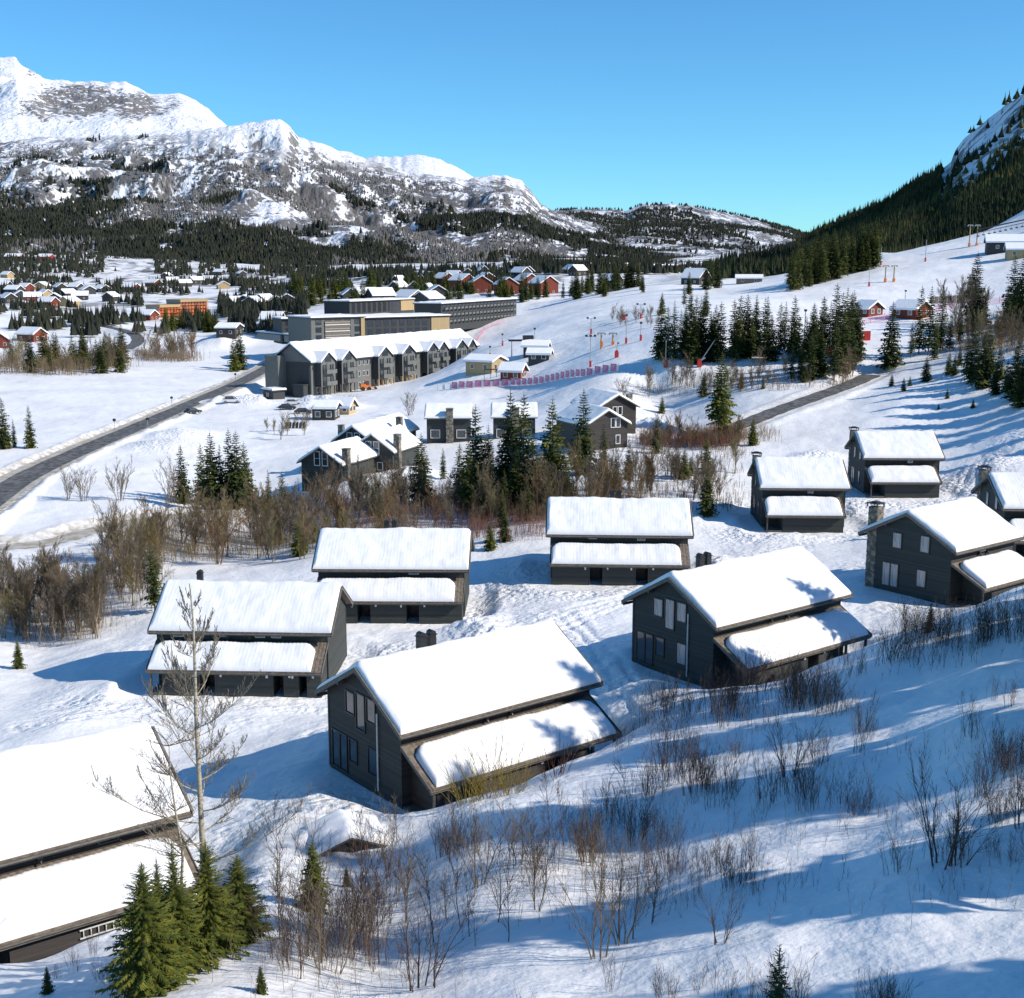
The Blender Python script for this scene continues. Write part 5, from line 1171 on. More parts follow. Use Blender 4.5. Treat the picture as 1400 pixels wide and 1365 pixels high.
brushwood('olive_brushwood', 30, 940, 1050, lambda x, R: 606+R.uniform(-12, 3), (1.8, 4.2), 7, M_twig2)
brushwood('brown_brushwood', 60, 0, 135, lambda x, R: 886-abs(x-80)*.25+R.uniform(-45, 0), (1.4, 3.8), 8, M_twig, 14, 1.4, .018)
brushwood('grey_brushwood', 50, 135, 215, lambda x, R: 840+R.uniform(-60, 0), (1.0, 2.8), 9, M_twig, 12, 1.4, .016)
brushwood('meadow_brushwood', 70, 0, 168, lambda x, R: 514-abs(x-80)*.05+R.uniform(-16, 1), (3, 8), 10, M_twig, 22, 3.0, .06)
brushwood('meadow_brushwood', 40, 195, 265, lambda x, R: 494+R.uniform(-8, 1), (3, 7.5), 11, M_twig, 22, 3.0, .06)
brushwood('bank_brushwood', 60, 880, 1165, lambda x, R: 543-(x-880)*.06+R.uniform(-22, 2), (1.0, 3.2), 12, M_twig, 14, 2.0, .04)
brushwood('edge_brushwood', 60, 1300, 1410, lambda x, R: 478+R.uniform(-30, 8), (2, 4.5), 13, M_twig2, 22, 2.0, .04)
brushwood('fine_saplings', 130, 400, 930, lambda x, R: R.uniform(1120, 1270), (1.0, 2.8), 21, M_twig, 5, 1.0, .011)
brushwood('fine_saplings', 70, 330, 620, lambda x, R: R.uniform(1200, 1380), (1.2, 3.0), 22, M_twig, 3, .9, .010)
brushwood('fine_saplings', 60, 880, 1140, lambda x, R: 975-(x-880)*.12+R.uniform(-20, 45), (1.0, 2.8), 23, M_twig, 4, .9, .011)
brushwood('fine_saplings', 90, 1130, 1410, lambda x, R: 905-(x-1130)*.22+R.uniform(-14, 45), (1.0, 2.8), 24, M_twig, 3, 1.0, .012)
brushwood('fine_saplings', 90, 850, 1400, lambda x, R: R.uniform(1010, 1260), (.8, 2.0), 25, M_dtwig, 4, .6, .009)
brushwood('cluster_brushwood', 60, 400, 600, lambda x, R: 692+R.uniform(-26, 10), (1.0, 3.2), 14, M_twig, 16, 1.6)
# round ones on the meadow
bare(92, 683, 641, RND[0], 'small rounded bare tree, left one of the pair on the meadow', 'rounded bare trees on the meadow', nat=6)
bare(114, 685, 636, RND[1], 'rounded bare tree, right one of the pair on the meadow', 'rounded bare trees on the meadow', nat=6)
bare(164, 685, 629, RND[2], 'rounded bare tree standing alone on the meadow', 'rounded bare trees on the meadow', nat=6)
bare(233, 688, 630, RND[0], 'thin bare tree touching the lone spruce on the meadow', 'rounded bare trees on the meadow', nat=6)
bare(851, 545, 515, RND[1], 'pale bare tree behind the farther gabled chalet', nat=6)
bare(560, 568, 535, RND[1], 'faint bare tree between the cluster and the eave-on chalet', nat=6)
bare(100, 610, 555, BIR[0], 'thin birch beside the spruces at the left edge', nat=9) if False else None
thicket(34, 5, 135, lambda x, r: 888-abs(x-80)*.25+r.uniform(-34, 0), lambda x, r: r.uniform(60, 96), 21, 'birch with pale trunk in the brown stand at the left', 'birches in the brown stand at the left', BIR, name='birch', cat='birch', nat=9)
thicket(22, 0, 140, lambda x, r: 876+r.uniform(-45, 0), lambda x, r: r.uniform(55, 90), 22, 'bare brown tree among the birches at the left', 'bare trees among the birches at the left')
thicket(24, 140, 215, lambda x, r: 835+r.uniform(-75, 0), lambda x, r: r.uniform(45, 80), 23, 'grey bare tree on the bank left of the side-on chalet', 'bare trees on the left bank')
thicket(36, 185, 440, lambda x, r: 775+(x-185)*-.08+r.uniform(-38, 12), lambda x, r: r.uniform(50, 85), 24, 'bare tree in the olive-brown thicket above the left chalets', 'bare trees in the olive-brown thicket')
thicket(34, 440, 660, lambda x, r: 740+r.uniform(-50, 10), lambda x, r: r.uniform(40, 68), 25, 'bare tree in the red-brown thicket behind the long chalets', 'bare trees in the red-brown thicket')
thicket(34, 650, 830, lambda x, r: 718+r.uniform(-44, 6), lambda x, r: r.uniform(42, 85), 26, 'bare tree in the brown thicket below the central grove', 'bare trees below the central grove')
thicket(34, 830, 1010, lambda x, r: 705-(x-830)*.05+r.uniform(-50, 0), lambda x, r: r.uniform(25, 55), 27, 'thin bare tree on the snowy brush slope in the centre', 'thin bare trees on the brush slope')
thicket(30, 878, 1010, lambda x, r: 614+r.uniform(-14, 3), lambda x, r: r.uniform(20, 40), 28, 'reddish bare bush in the thicket beside the side road', 'reddish bushes beside the side road', name='bush', cat='bush')
thicket(24, 880, 1165, lambda x, r: 543-(x-880)*.06+r.uniform(-18, 2), lambda x, r: r.uniform(18, 44), 29, 'bare tree on the shaded bank below the piste grove', 'bare trees on the bank below the grove')
thicket(20, 1300, 1400, lambda x, r: 475+r.uniform(-26, 10), lambda x, r: r.uniform(25, 48), 30, 'brown bare tree on the rise at the right edge', 'brown bare trees at the right edge')
thicket(10, 1295, 1345, lambda x, r: 446+r.uniform(-8, 4), lambda x, r: r.uniform(40, 62), 31, 'thin pale bare tree on the shaded piste bank', 'thin trees on the shaded piste bank', BIR, name='birch', cat='birch', nat=9)
thicket(18, 10, 170, lambda x, r: 514-abs(x-80)*.05+r.uniform(-14, 1), lambda x, r: r.uniform(26, 44), 32, 'bare tree in the wood on the left meadow', 'bare trees in the left meadow wood')
thicket(14, 195, 270, lambda x, r: 494+r.uniform(-8, 1), lambda x, r: r.uniform(22, 38), 33, 'bare grey tree in the small wood left of the road', 'bare trees left of the road')
thicket(16, 830, 905, lambda x, r: 446+r.uniform(-16, 2), lambda x, r: r.uniform(10, 20), 34, 'low bare bush on the piste left of the grove', 'low bushes on the piste', name='bush', cat='bush')
thicket(16, 400, 560, lambda x, r: 690+r.uniform(-30, 10), lambda x, r: r.uniform(20, 45), 35, 'thin bare tree on the bank below the chalet cluster', 'thin trees below the cluster')
thicket(9, 365, 420, lambda x, r: 592+r.uniform(-20, 10), lambda x, r: r.uniform(14, 30), 36, 'faint bare sapling on the meadow by the parked cars', 'saplings by the parked cars')
# foreground shrubs in clumps
SL = {'ridge': ('dark bare shrub along the crest in front of the right-hand chalet', 'shrubs along the right-hand crest'),
 'porch': ('dark bare shrub on the bank below the streaked-roof chalet', 'shrubs below the streaked-roof chalet'),
 'slope': ('dark bare shrub on the middle of the snow slope below the centre chalets', 'shrubs on the middle of the slope'),
 'slope_right': ('dark bare shrub high on the shaded slope at the right', 'shrubs high on the right slope'), 'slope_low': ('small dark shrub low on the open slope at the lower right', 'shrubs low on the right slope'),
 'low': ('bare shrub at the bottom of the picture in sunlit snow', 'shrubs at the bottom'),
 'left': ('thin bare shrub in the thicket right of the young spruce', 'shrubs right of the young spruce')}
def shrubs(n, x0, x1, yf, h0, h1, seed, key, meshes=SHR, nat=2.6, clump_r=18):
    r = random.Random(seed); lab, grp = SL[key]; c = None; k = 0
    for i in range(n):
        if k == 0: cx = r.uniform(x0, x1); cy = yf(cx, r); k = r.choice((1, 2, 3, 4))
        k -= 1
        bare(cx+r.gauss(0, clump_r), cy+r.gauss(0, 5), 0, meshes[r.randrange(len(meshes))], lab, grp, 'shrub', 'shrub', nat, None, r.uniform(h0, h1))
shrubs(36, 1130, 1400, lambda x, r: 905-(x-1130)*.22+r.uniform(-16, 28), 1.5, 3.2, 1, 'ridge')
shrubs(38, 880, 1130, lambda x, r: 975-(x-880)*.12+r.uniform(-22, 30), 1.6, 3.4, 2, 'porch')
shrubs(36, 830, 1120, lambda x, r: r.uniform(1020, 1110), 1.3, 2.8, 3, 'slope')
shrubs(30, 1050, 1400, lambda x, r: r.uniform(960, 1120), 1.2, 2.4, 4, 'slope_right')
shrubs(22, 900, 1400, lambda x, r: r.uniform(1110, 1230), 1.0, 2.2, 5, 'slope_low')
shrubs(30, 560, 1000, lambda x, r: r.uniform(1090, 1210), 1.4, 2.9, 6, 'left')
shrubs(30, 330, 560, lambda x, r: r.uniform(1200, 1370), 1.6, 3.0, 7, 'left')
shrubs(22, 560, 1250, lambda x, r: r.uniform(1345, 1400), .9, 1.9, 8, 'low')
shrubs(10, 0, 200, lambda x, r: r.uniform(1300, 1360), .6, 1.3, 9, 'low')
rs_ = random.Random(12)
for i in range(26):
    bare(rs_.uniform(480, 900), rs_.uniform(1150, 1320), 0, SAP[i % 5], 'slim bare sapling with upswept twigs below the middle chalet', 'saplings below the middle chalet', 'sapling', 'sapling', 4.2, None, rs_.uniform(2.6, 4.6))
for i in range(10):
    bare(rs_.uniform(380, 560), rs_.uniform(1180, 1350), 0, SAP[i % 5], 'slim bare sapling right of the young spruce', 'saplings right of the young spruce', 'sapling', 'sapling', 4.2, None, rs_.uniform(3, 5))
MULTI = [bare_mesh('multi_stem_tree', 540+i, 4.8, (M_dtwig, M_twig)[i % 2], 6, .26, 2, 7, .45, .045, .011, 0, .5, 3, .2) for i in range(4)]
for (px, py, top, v, lab) in ((575, 1352, 1160, 0, 'big many-stemmed bare shrub at the bottom left of centre'), (1285, 1184, 1020, 2, 'tallest dark bare tree on the shaded slope at the right'), (1310, 1182, 1035, 0, 'dark bare tree right beside the tallest one on the slope'), (1078, 1062, 960, 2, 'bushy dark shrub standing on the slope below the streaked-roof chalet'),
     (655, 1210, 1090, 1, 'brown many-stemmed bare tree in front of the yellow willows'), (730, 1180, 1100, 1, 'forked bare tree right of the brown many-stemmed one'), (800, 1180, 1090, 1, 'bare tree in front of the dark end of the lean-to'), (850, 1290, 1140, 1, 'tall slim bare tree in the lower centre'), (818, 1310, 1150, 1, 'tall slim bare tree just left of another in the lower centre'),
     (985, 1290, 1200, 2, 'dark shrub on the sunlit strip right of the lower centre'), (905, 1050, 970, 2, 'dark shrub clump at the corner below the streaked-roof chalet'), (450, 1330, 1200, 3, 'bare shrub in the lower left thicket'), (325, 1290, 1190, 3, 'bare shrub touching the right side of the big spruces'), (1180, 1000, 935, 2, 'dark shrub beside the crest of the slope'), (1395, 1130, 1020, 2, 'dark shrub cut off by the right edge')):
    bare(px, py, top, MULTI[v], lab, None, 'bare_tree', 'bare tree', 4.8)
for (px, py, h, lab) in ((640, 1098, 3.0, 'yellow willow bush at the left of the lean-to front'), (672, 1090, 3.6, 'yellow willow bush before the middle of the lean-to'), (702, 1085, 2.6, 'yellow willow bush at the dark doorway of the lean-to')):
    bare(px, py, 0, WIL[0 if px != 672 else 1], lab, 'yellow willows in front of the lean-to', 'willow', 'willow', 3.0, None, h)
for (px, py, h, lab) in ((758, 1062, 2.6, 'red-brown bush before the right end of the middle lean-to'), (1040, 945, 2.6, 'red-brown bush in front of the open lean-to corner'), (1075, 935, 2.8, 'red-brown bush under the lean-to eave of the streaked-roof chalet'), (585, 1105, 1.8, 'low twiggy bush at the near corner of the middle chalet')):
    bare(px, py, 0, RED[0 if px < 1050 else 1], lab, None, 'bush', 'bush', 2.6, None, h)
bare(1062, 1385, 0, spruce_crown(350, 2.6, .75, .1, 13, 7, 5, .9, .1, M_needle, .1), 'small dark young spruce cut off by the bottom edge', None, 'spruce', 'spruce', 2.6, None, 2.2)

# the tall birch in the left foreground
def big_birch():
    R = random.Random(77); d0 = 46.5
    base = np.array(D(283, 1330, d0)); base[2] = gz(base[0], base[1])
    path = [base]+[np.array(D(x, y, d0)) for x, y in ((280, 1240), (277, 1160), (272, 1060), (268, 980), (266, 900), (264, 850), (261, 815), (259, 798))]
    t = empty('birch', tuple(base), 0, 'tall bare birch with upswept branches rising in front of the left chalets', 'birch')
    tr = MB(); br = MB(); P = [Vector(tuple(p-base)) for p in path]; n = len(P); top = P[-1].z
    rad = lambda z: .125*(1-z/top)**.8+.02
    for i in range(n-1): tr.tube(P[i], P[i+1], rad(P[i].z), rad(P[i+1].z), 9)
    def on(z):
        for i in range(n-1):
            if P[i].z <= z <= P[i+1].z: return P[i].lerp(P[i+1], (z-P[i].z)/(P[i+1].z-P[i].z))
        return P[-1]
    def limb(p, az, L, el, r, lev):
        k = 8 if lev == 0 else (5 if lev == 1 else 4); q = Vector(p); step = L/k; e = el; a = az
        for i in range(k):
            e = min(e+(.10 if lev == 0 else .05)*R.uniform(.2, 1.6), 1.4); a += R.gauss(0, .22 if lev else .12); dv = Vector((cos(a)*cos(e), sin(a)*cos(e), sin(e)))
            q2 = q+dv*step; r1 = r*(1-.8*i/k); r2 = r*(1-.8*(i+1)/k)
            br.cm = 0 if lev == 0 else 1; br.tube(q, q2, max(r1, .0065), max(r2, .0055), 5 if lev == 0 else 3)
            if lev < 3 and (i > 0 or lev > 0):
                for _ in range(2 if lev < 2 else (1 if R.random() < .9 else 0)):
                    limb(q.lerp(q2, R.random()), a+R.choice((-1, 1))*R.uniform(.45, 1.2), L*R.uniform(.25, .5)*(1.15-i/k), e+R.uniform(-.3, .35), max(r2*.5, .008), lev+1)
            q = q2
    z = top*.24; i = 0
    while z < top*.97:
        fr = z/top; L = (5.6*(1-fr)**.65+.3)*R.uniform(.55, 1.15)
        az = i*2.4+R.uniform(-.5, .5)
        limb(on(z), az, L, -.02+.75*fr+R.uniform(-.15, .2), .036*(1-fr)+.010, 0)
        z += top*(.023+.012*R.random()); i += 1
    link('trunk', tr.mesh('birch_trunk', M_birch, True), t); link('branches', br.mesh('birch_branches', [M_birch, M_bt]), t)
    # second, thinner birch growing from the same spot
    b2 = np.array(D(243, 1320, 45.5)); b2[2] = gz(b2[0], b2[1]); t2 = empty('birch', tuple(b2), 0, 'thin crooked birch in front of the big spruces, beside the tall one', 'birch')
    pts = [Vector(tuple(np.array(D(x, y, 45.5))-b2)) for x, y in ((243, 1320), (247, 1240), (250, 1170), (240, 1110), (233, 1060), (231, 1020))]
    pts[0] = Vector((0, 0, -.2)); tr2 = MB(); br = MB()
    for i in range(5): tr2.tube(pts[i], pts[i+1], .085*(1-i*.17), .085*(1-(i+1)*.17), 7)
    for i in range(2, 6):
        for _ in range(4): limb(pts[i], R.uniform(0, 6.28) if R.random() < .4 else pi+R.uniform(-.8, .8), R.uniform(.9, 2.3), R.uniform(.1, .5), .024, 1)
    link('trunk', tr2.mesh('thin_birch_trunk', M_birch, True), t2); link('branches', br.mesh('thin_birch_branches', [M_birch, M_twig]), t2)
big_birch()

# ------------------------------------------------------------------ piste furniture
def pole_len(px, py, top): p = at(px, py); return p, (py-top)*p[1]/FPX/cos(TH)
def lamp(px, py, top, heads, label, group='lamp posts along the pistes'):
    p, h = pole_len(px, py, top); t = empty('lamp_post', tuple(p), 0, label, 'lamp post', group)
    m = MB(); m.tube((0, 0, -1), (0, 0, h), .16, .10, 6, True); link('pole', m.mesh('pole', M_metal), t)
    m = MB(); m.box(-.28, .28, -.28, .28, 0, 1.6); link('padding', m.mesh('padding', M_red), t)
    m = MB(); w_ = 1.3 if heads > 1 else .3; m.box(-w_, w_, -.06, .06, h, h+.12); link('crossbar', m.mesh('crossbar', M_metal), t)
    for i in range(heads):
        x = (i-(heads-1)/2)*(2.2/max(heads-1, 1)) if heads > 1 else 0
        m = MB(); m.prism([(-.35, 0), (.3, .12), (.3, .45), (-.2, .45)], 'x', x-.32, x+.32); o = link('lamp_head', m.mesh('lamp_head', M_black), t, (0, -.1, h+.12))
for a in ((807, 502, 462, 3, 'tall floodlight pole with three heads in the middle of the piste'), (731, 484, 452, 1, 'single pole behind the brown lift hut'), (856, 470, 434, 1, 'thin red-based pole right of the tan lift towers'), (808, 457, 437, 2, 'short double-armed pole above the lift towers'),
          (876, 436, 418, 2, 'double-armed pole near the low bushes on the piste'), (876, 466, 444, 1, 'thin pole left of the grove'), (1099, 480, 428, 1, 'tall pale pole rising in front of the grove'), (1188, 392, 368, 1, 'lamp post on the upper piste left of the tan towers'), (1265, 358, 331, 1, 'lamp post on the skyline of the upper piste'),
          (1204, 363, 340, 1, 'lamp post at the edge of the forest block'), (1093, 395, 376, 1, 'short lamp post in front of the forest block'), (1237, 420, 400, 1, 'small lamp post near the hut roofs'), (687, 473, 459, 1, 'short dark post on the lower piste'), (670, 490, 476, 1, 'short dark post left of the lift huts'), (1170, 448, 420, 1, 'pale pole at the right end of the grove')):
    lamp(*a)
def snowgun(px, py, top, tilt, label):
    p, h = pole_len(px, py, top); t = empty('snow_lance', tuple(p), 0, label, 'snow lance', 'snow lances along the piste')
    m = MB(); m.box(-.5, .5, -.4, .4, 0, 1.5); m.prism([(-.45, 1.5), (.45, 1.5), (.25, 1.9), (-.25, 1.9)], 'y', -.35, .35); link('red_padding', m.mesh('red_padding', M_red), t)
    m = MB(); m.tube((0, 0, 1), (tilt*h, 0, h), .14, .09, 6, True); m.tube((0, 0, 1.5), (tilt*h*.4, 0, h*.35), .22, .18, 6, True); link('lance', m.mesh('lance', M_metal), t)
    m = MB(); m.tube((tilt*h, 0, h), (tilt*h*1.04+.3, 0, h*1.02), .2, .25, 8, True); link('nozzle', m.mesh('nozzle', M_black), t)
for a in ((910, 503, 466, 0.0, 'upright snow lance with red padding at the left corner of the grove'), (956, 502, 466, .55, 'slanting snow lance with a red base in front of the grove'), (843, 489, 470, 0.05, 'stubby grey machine on a red base on the open piste'), (1079, 483, 466, -.3, 'snow lance leaning left inside the grove'), (1135, 487, 450, 0.0, 'upright pole with red padding near the right end of the grove'), (976, 392, 376, .3, 'slanting lance on the upper piste'), (853, 438, 430, -.4, 'orange-footed short lance high on the piste')):
    snowgun(*a)
def liftpair(px, py, top, label):
    p, h = pole_len(px, py, top); t = empty('lift_tower', tuple(p), 0, label, 'lift tower', 'double lift towers')
    for s in (-1, 1):
        m = MB(); x = s*1.6; m.tube((x, 0, -1), (x, 0, h), .30, .24, 8, True); link('tower_leg', m.mesh('tower_leg', M_ochre), t)
        m = MB(); m.box(x-1.1, x+1.1, -.2, .2, h, h+.3)
        for q in (-1.0, 1.0): m.tube((x+q, -.5, h-.15), (x+q, .5, h-.15), .22, .22, 8, True)
        link('sheave_arm', m.mesh('sheave_arm', M_metal), t)
        m = MB(); m.box(x-.4, x+.4, -.4, .4, 0, 1.4); link('orange_padding', m.mesh('orange_padding', M_orange), t)
liftpair(830, 474, 457, 'pair of tan lift towers with orange padding in the middle of the piste')
liftpair(1216, 386, 365, 'pair of tan lift towers on the sunlit upper piste')
liftpair(1330, 337, 310, 'large pale lift towers on the skyline at the right')
# cable and drive of the lift behind the skyline tower
t = empty('chairlift_cable', D(1334, 315, 560), 0, 'long dark lift line with hanging chairs running to the right edge', 'lift line')
m = MB(); a = Vector((0, 0, 0)); b_ = Vector(D(1440, 292, 560))-Vector(D(1334, 315, 560)); m.tube(a, b_, .28, .28, 5); m.tube(a-Vector((0, 0, 1.3)), b_-Vector((0, 0, 1.3)), .14, .14, 5); link('cable', m.mesh('cable', M_black), t)
for i in range(14): 
    def hg(): m = MB(); m.tube((0, 0, -1.2), (0, 0, -2.6), .06, .06, 4); m.box(-.5, .5, -.3, .3, -3.0, -2.5); return m.mesh('chair', M_black)
    link('chair', cached('chair', hg), t, tuple(a.lerp(b_, (i+.5)/14)))
# banner fence along the piste
def fence():
    pts = [(598, 534), (640, 531), (700, 527), (750, 522), (800, 515), (846, 508)]
    W_ = [np.array(at(*p)) for p in pts]; cum = [0]
    for i in range(len(W_)-1): cum.append(cum[-1]+np.linalg.norm(W_[i+1][:2]-W_[i][:2]))
    def S(s): 
        x = [np.interp(s, cum, [w[k] for w in W_]) for k in (0, 1)]; return np.array((x[0], x[1], gz(x[0], x[1])))
    L = cum[-1]; t = empty('banner_fence', tuple(W_[0]), 0, 'low fence of pink and white banners running across the foot of the piste', 'banner fence'); n_ = 27; st = L/n_
    for i in range(n_+1):
        p = S(i*st)-W_[0]; m = MB()
        def ps(): m = MB(); m.box(-.04, .04, -.04, .04, -.4, 2.0); return m.mesh('fence_post', M_metal)
        link('fence_post', cached('fpost', ps), t, tuple(p))
        if i < n_:
            q = S((i+.94)*st)-W_[0]; d = q-p; yaw = math.atan2(d[1], d[0]); ll = math.hypot(d[0], d[1]); key = ('ban', round(ll, 1), i % 2)
            def bn():
                m = MB(); m.box(.05, ll*.76, -.03, .03, .25, 1.95)
                return m.mesh('banner', M_pink)
            def wh():
                m = MB(); m.box(ll*.76+.02, ll*1.04, -.03, .03, .35, 1.75); return m.mesh('white_panel', M_white)
            def nt():
                m = MB(); m.box(.1, ll, -.02, .02, 1.95, 2.05); m.box(.1, ll, -.02, .02, .15, .22); return m.mesh('rail', M_metal)
            if i > 1: link('banner', cached(key+('b',), bn), t, tuple(p), yaw)
            link('white_panel', cached(key+('w',), wh), t, tuple(p), yaw); link('rail', cached(key+('n',), nt), t, tuple(p), yaw)
fence()
def netfence(pts, label):
    W_ = [np.array(at(*p)) for p in pts]; t = empty('safety_net', tuple(W_[0]), 0, label, 'safety fence')
    for a, b in zip(W_[:-1], W_[1:]):
        n_ = max(2, int(np.linalg.norm(b-a)/6))
        for i in range(n_):
            p = a+(b-a)*i/n_; q = a+(b-a)*(i+1)/n_; p[2] = gz(p[0], p[1]); q[2] = gz(q[0], q[1]); m = MB(); P0, Q0 = p-W_[0], q-W_[0]
            for z in np.arange(.2, 2.2, .25): m.tube(P0+np.array((0, 0, z)), Q0+np.array((0, 0, z)), .035, .035, 3)
            m.tube(P0-np.array((0, 0, .3)), P0+np.array((0, 0, 2.4)), .08, .07, 5); link('net_section', m.mesh('net_section', M_pink), t)
netfence([(650, 470), (662, 452), (690, 441)], 'reddish safety net running up beside the dark apartment block')
netfence([(1170, 446), (1300, 423), (1400, 408)], 'dark-red net at the foot of the shaded slope')
# start gate and railings at the red lift hut
for (px, py, w_, lab) in ((662, 520, 9, 'white-covered railing gate between pavilion and red lift hut'), (655, 526, 6, 'low railing left of the red lift hut')):
    p = at(px, py); t = empty('railing', tuple(p), .2, lab, 'railing'); m = MB()
    for i in range(6): m.box(i*w_/5-.06, i*w_/5+.06, -.06, .06, -.3, 3.2 if px > 660 else 1.2)
    link('posts', m.mesh('railing_posts', M_black), t); m = MB(); m.box(0, w_, -.08, .08, 2.9 if px > 660 else 1.0, 3.2 if px > 660 else 1.2); link('top_rail', m.mesh('top_rail', M_black), t)
# drag lift drive between the huts
p = at(722, 486); t = empty('drag_lift_station', tuple(p), .1, 'dark drag-lift drive on posts beside the brown lift hut', 'lift station')
m = MB(); m.box(-6, 6, -.3, .3, 4.2, 4.8); m.box(-1.6, 1.6, -.9, .9, 4.6, 6.0); link('drive', m.mesh('drive', M_black), t)
for x in (-5, 0, 5): m = MB(); m.tube((x, 0, -.5), (x, 0, 4.3), .2, .16, 6); link('post', m.mesh('post', M_metal), t)
m = MB(); m.tube((6, 0, 4.8), (11, 3, 5.8), .12, .1, 5); m.tube((-6, 0, 4.8), (-9, -2, 3.5), .12, .1, 5); link('arm', m.mesh('arm', M_metal), t)
# wooden rail jump, red container
p = at(1300, 417); t = empty('snow_ramp', tuple(p), .1, 'brown slatted ramp on the shaded slope', 'ramp')
for i in range(10): m = MB(); m.box(-7+i*1.5, -7+i*1.5+1.2, -.2, .2, .3+.05*i, 2.6+.08*i); link('plank', m.mesh('plank', M_tile), t)
m = MB(); m.box(-7.1, 8.2, .2, .45, .8, 1.1); m.box(-7.1, 8.2, .2, .45, 2.1, 2.3); link('beam', m.mesh('beam', M_tile), t)
p = at(1177, 466); t = empty('container', (p[0], p[1], p[2]), radians(8), 'red container with small white lettering and snow on its roof beside the piste', 'container')
m = MB(); m.box(-2.6, 2.6, 0, 2.4, -.5, 2.5); link('wall', m.mesh('container_wall', M_red), t)
m = MB(); 
for i in range(16): m.box(-2.55+i*.325, -2.42+i*.325, -.05, 0, 0, 2.4)
link('ribs', m.mesh('ribs', M_red), t)
m = MB(); m.box(-2.7, 2.7, -.1, 2.5, 2.5, 2.9); link('snow_cover', m.mesh('container_snow', M_rsnow), t)
m = MB()
for i, h in enumerate((.4, .55, .4, .5, .4)): m.box(-.9+i*.36, -.68+i*.36, -.07, -.055, 1.2, 1.2+h)
link('lettering', m.mesh('lettering', M_white), t)

# ------------------------------------------------------------------ vehicles and small things by the road
def car(px, py, yaw, col, label, L=4.4, h=1.5):
    p = at(px, py); t = empty('parked_car', (p[0], p[1], p[2]+.02), yaw, label, 'car', 'parked cars')
    k = L/4.4
    prof = [(-2.2, .35), (-2.2, .85), (-1.9, .98), (-1.0, 1.02), (1.1, 1.02), (2.05, .82), (2.2, .6), (2.2, .35)]
    def body():
        m = MB(); m.prism([(a*k, z) for a, z in prof], 'y', -.88, .88)
        m.prism([(-1.8*k, .98), (-1.35*k, h-.06), (.35*k, h-.02), (1.1*k, 1.0)], 'y', -.70, .70); return m.mesh('car_body', col)
    link('body', body(), t)
    m = MB(); m.prism([(-1.62*k, 1.03), (-1.28*k, h-.14), (.30*k, h-.12), (.92*k, 1.03)], 'y', -.74, .74); link('side_windows', m.mesh('side_windows', M_glass), t)
    m = MB(); m.prism([(-1.86*k, 1.0), (-1.40*k, h-.1), (-1.36*k, h-.1), (-1.8*k, 1.0)], 'y', -.62, .62); link('rear_window', m.mesh('rear_window', M_glass), t)
    m = MB(); m.prism([(.42*k, h-.1), (1.16*k, 1.0), (1.12*k, 1.0), (.38*k, h-.1)], 'y', -.62, .62); link('windscreen', m.mesh('windscreen', M_glass), t)
    for x in (-1.35*k, 1.35*k):
        for y in (-.86, .86):
            def wh(): m = MB(); m.tube((0, -.12, 0), (0, .12, 0), .34, .34, 12, True); return m.mesh('wheel', M_black)
            w_ = link('wheel', cached('wheel', wh), t, (x, y, .33))
            def rim(): m = MB(); m.tube((0, -.13, 0), (0, .13, 0), .19, .19, 8, True); return m.mesh('rim', M_metal)
            link('rim', cached('rim', rim), w_)
    for y in (-.62, .62):
        m = MB(); m.box(2.12*k, 2.215*k, y-.18, y+.18, .62, .78); link('headlight', m.mesh('headlight', M_white), t)
        m = MB(); m.box(-2.215*k, -2.12*k, y-.16, y+.16, .65, .85); link('tail_light', m.mesh('tail_light', M_red), t)
    return t
C_dark = mat('dark_car_paint', (.03, .035, .04), .25, None, None, .3); C_grey = mat('grey_car_paint', (.20, .21, .22), .3, None, None, .4); C_w = mat('white_car_paint', (.7, .7, .7), .3)
car(264, 566, radians(50), C_dark, 'small dark car driving off the main road onto the snow')
car(393, 560, radians(5), C_dark, 'dark car parked left of the silver one by the kiosk', 4.6)
car(401, 554, radians(8), C_w, 'white car behind the dark one by the snow heap', 4.7, 1.7)
car(415, 566, radians(-3), C_dark, 'black car parked nearest the brown kiosk', 4.5)
car(317, 551, radians(5), C_w, 'white van standing by the roadside snow heap', 5.2, 2.0)
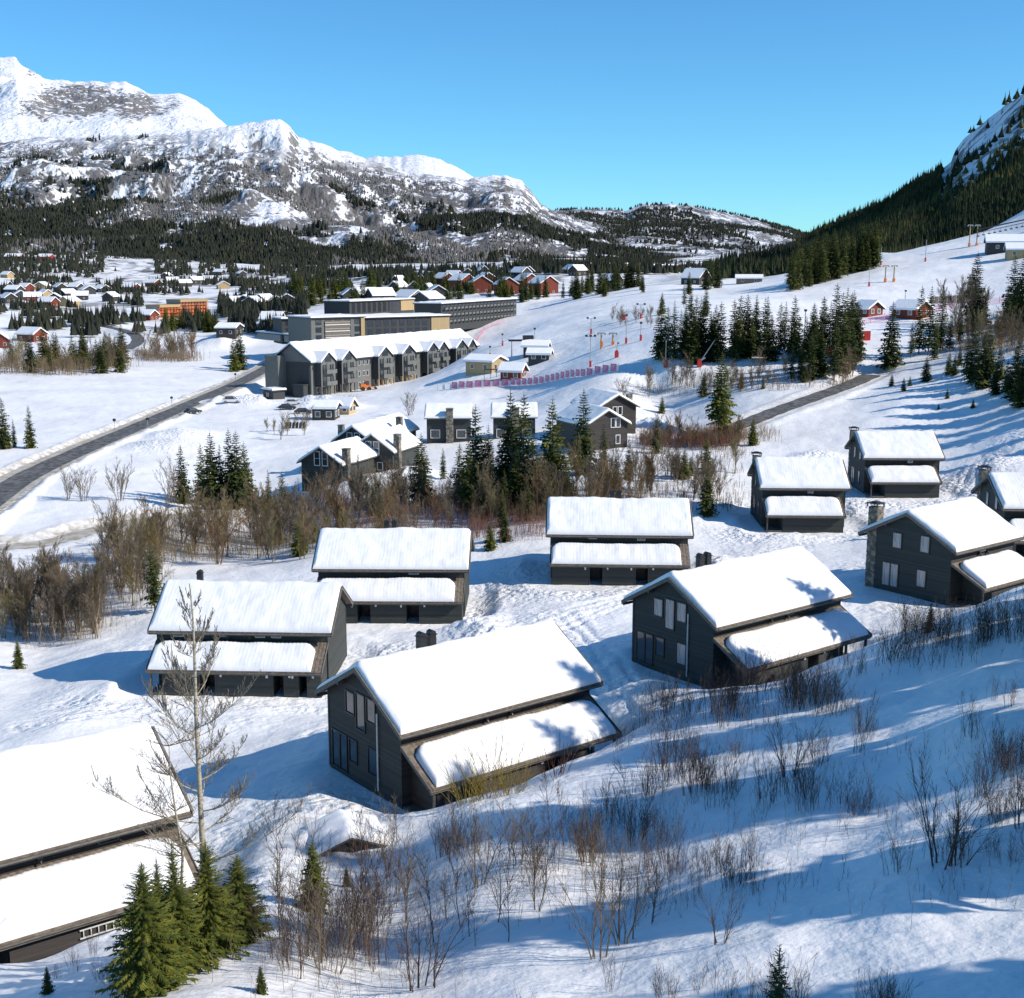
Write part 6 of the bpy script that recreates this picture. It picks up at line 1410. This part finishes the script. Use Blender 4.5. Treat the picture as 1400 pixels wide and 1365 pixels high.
# excavator
p = at(500, 534); t = empty('excavator', tuple(p), .3, 'small orange loader clearing snow before the apartment building', 'loader')
m = MB(); m.box(-1.6, 1.4, -1, 1, .6, 1.7); m.prism([(-1.6, 1.7), (0, 1.7), (0, 2.0), (-1.6, 2.1)], 'y', -.9, .9); link('body', m.mesh('loader_body', M_orange), t)
m = MB(); m.box(-.3, 1.0, -.75, .75, 1.7, 3.1); link('cab', m.mesh('cab', M_glass), t); m = MB(); m.box(-.4, 1.1, -.85, .85, 3.1, 3.25); link('cab_roof', m.mesh('cab_roof', M_orange), t)
for y in (-.8, .8): m = MB(); m.prism([(1.2, 1.2), (1.2, 1.5), (3.0, .8), (3.0, .5)], 'y', y-.1, y+.1); link('arm', m.mesh('arm', M_orange), t)
m = MB(); m.prism([(3.0, 0), (3.8, .1), (3.2, 1.1), (3.0, 1.1)], 'y', -1.2, 1.2); link('bucket', m.mesh('bucket', M_black), t)
for x in (-1, 1):
    for y in (-1.05, 1.05): m = MB(); m.tube((x, y-.2, .6), (x, y+.2, .6), .62, .62, 12, True); link('wheel', m.mesh('loader_wheel', M_black), t)
# sledge rack, log pile, poles, signs
p = at(403, 586); t = empty('sledge_rack', tuple(p), 0, 'row of dark upright sledges on the snow by the parked cars', 'rack')
for i in range(6):
    def sl(): m = MB(); m.prism([(-.28, 0), (.28, 0), (.5, 1.3), (.3, 1.5), (-.1, 1.3)], 'y', -.1, .35); return m.mesh('sledge', M_black)
    link('sledge', cached('sledge', sl), t, (-2+i*.8, 0, 0))
p = at(422, 532+12); t = empty('brush_pile', tuple(at(471, 548)), 0, 'heap of dark brushwood beside the snow heap', 'brush pile')
m = MB(); r2 = random.Random(4)
for i in range(120):
    a = r2.uniform(0, 6.28); q = (r2.gauss(0, 1.2), r2.gauss(0, .9), r2.uniform(0, .9)); m.tube(q, (q[0]+cos(a)*1.4, q[1]+sin(a)*1.4, q[2]+r2.uniform(-.1, .7)), .04, .02, 3)
link('twigs', m.mesh('brush', M_twig2), t)
for i, (px, py, hh, lab) in enumerate(((157, 590, 2.6, 'round-headed road sign on the left side of the main road'), (202, 586, 2.2, 'small dark road marker on the right side of the main road'), (322, 521, 2.2, 'dark road marker further up the main road'), (235, 554, 2.0, 'marker post on the snow edge above the main road'))):
    p = at(px, py); t = empty('road_sign', tuple(p), 0, lab, 'road sign', 'signs along the main road')
    m = MB(); m.tube((0, 0, -.3), (0, 0, hh), .06, .06, 6, True); link('post', m.mesh('sign_post', M_metal), t); m = MB(); m.tube((0, -.04, hh), (0, .04, hh), .38, .38, 14, True); link('disc', m.mesh('sign_disc', M_black), t)
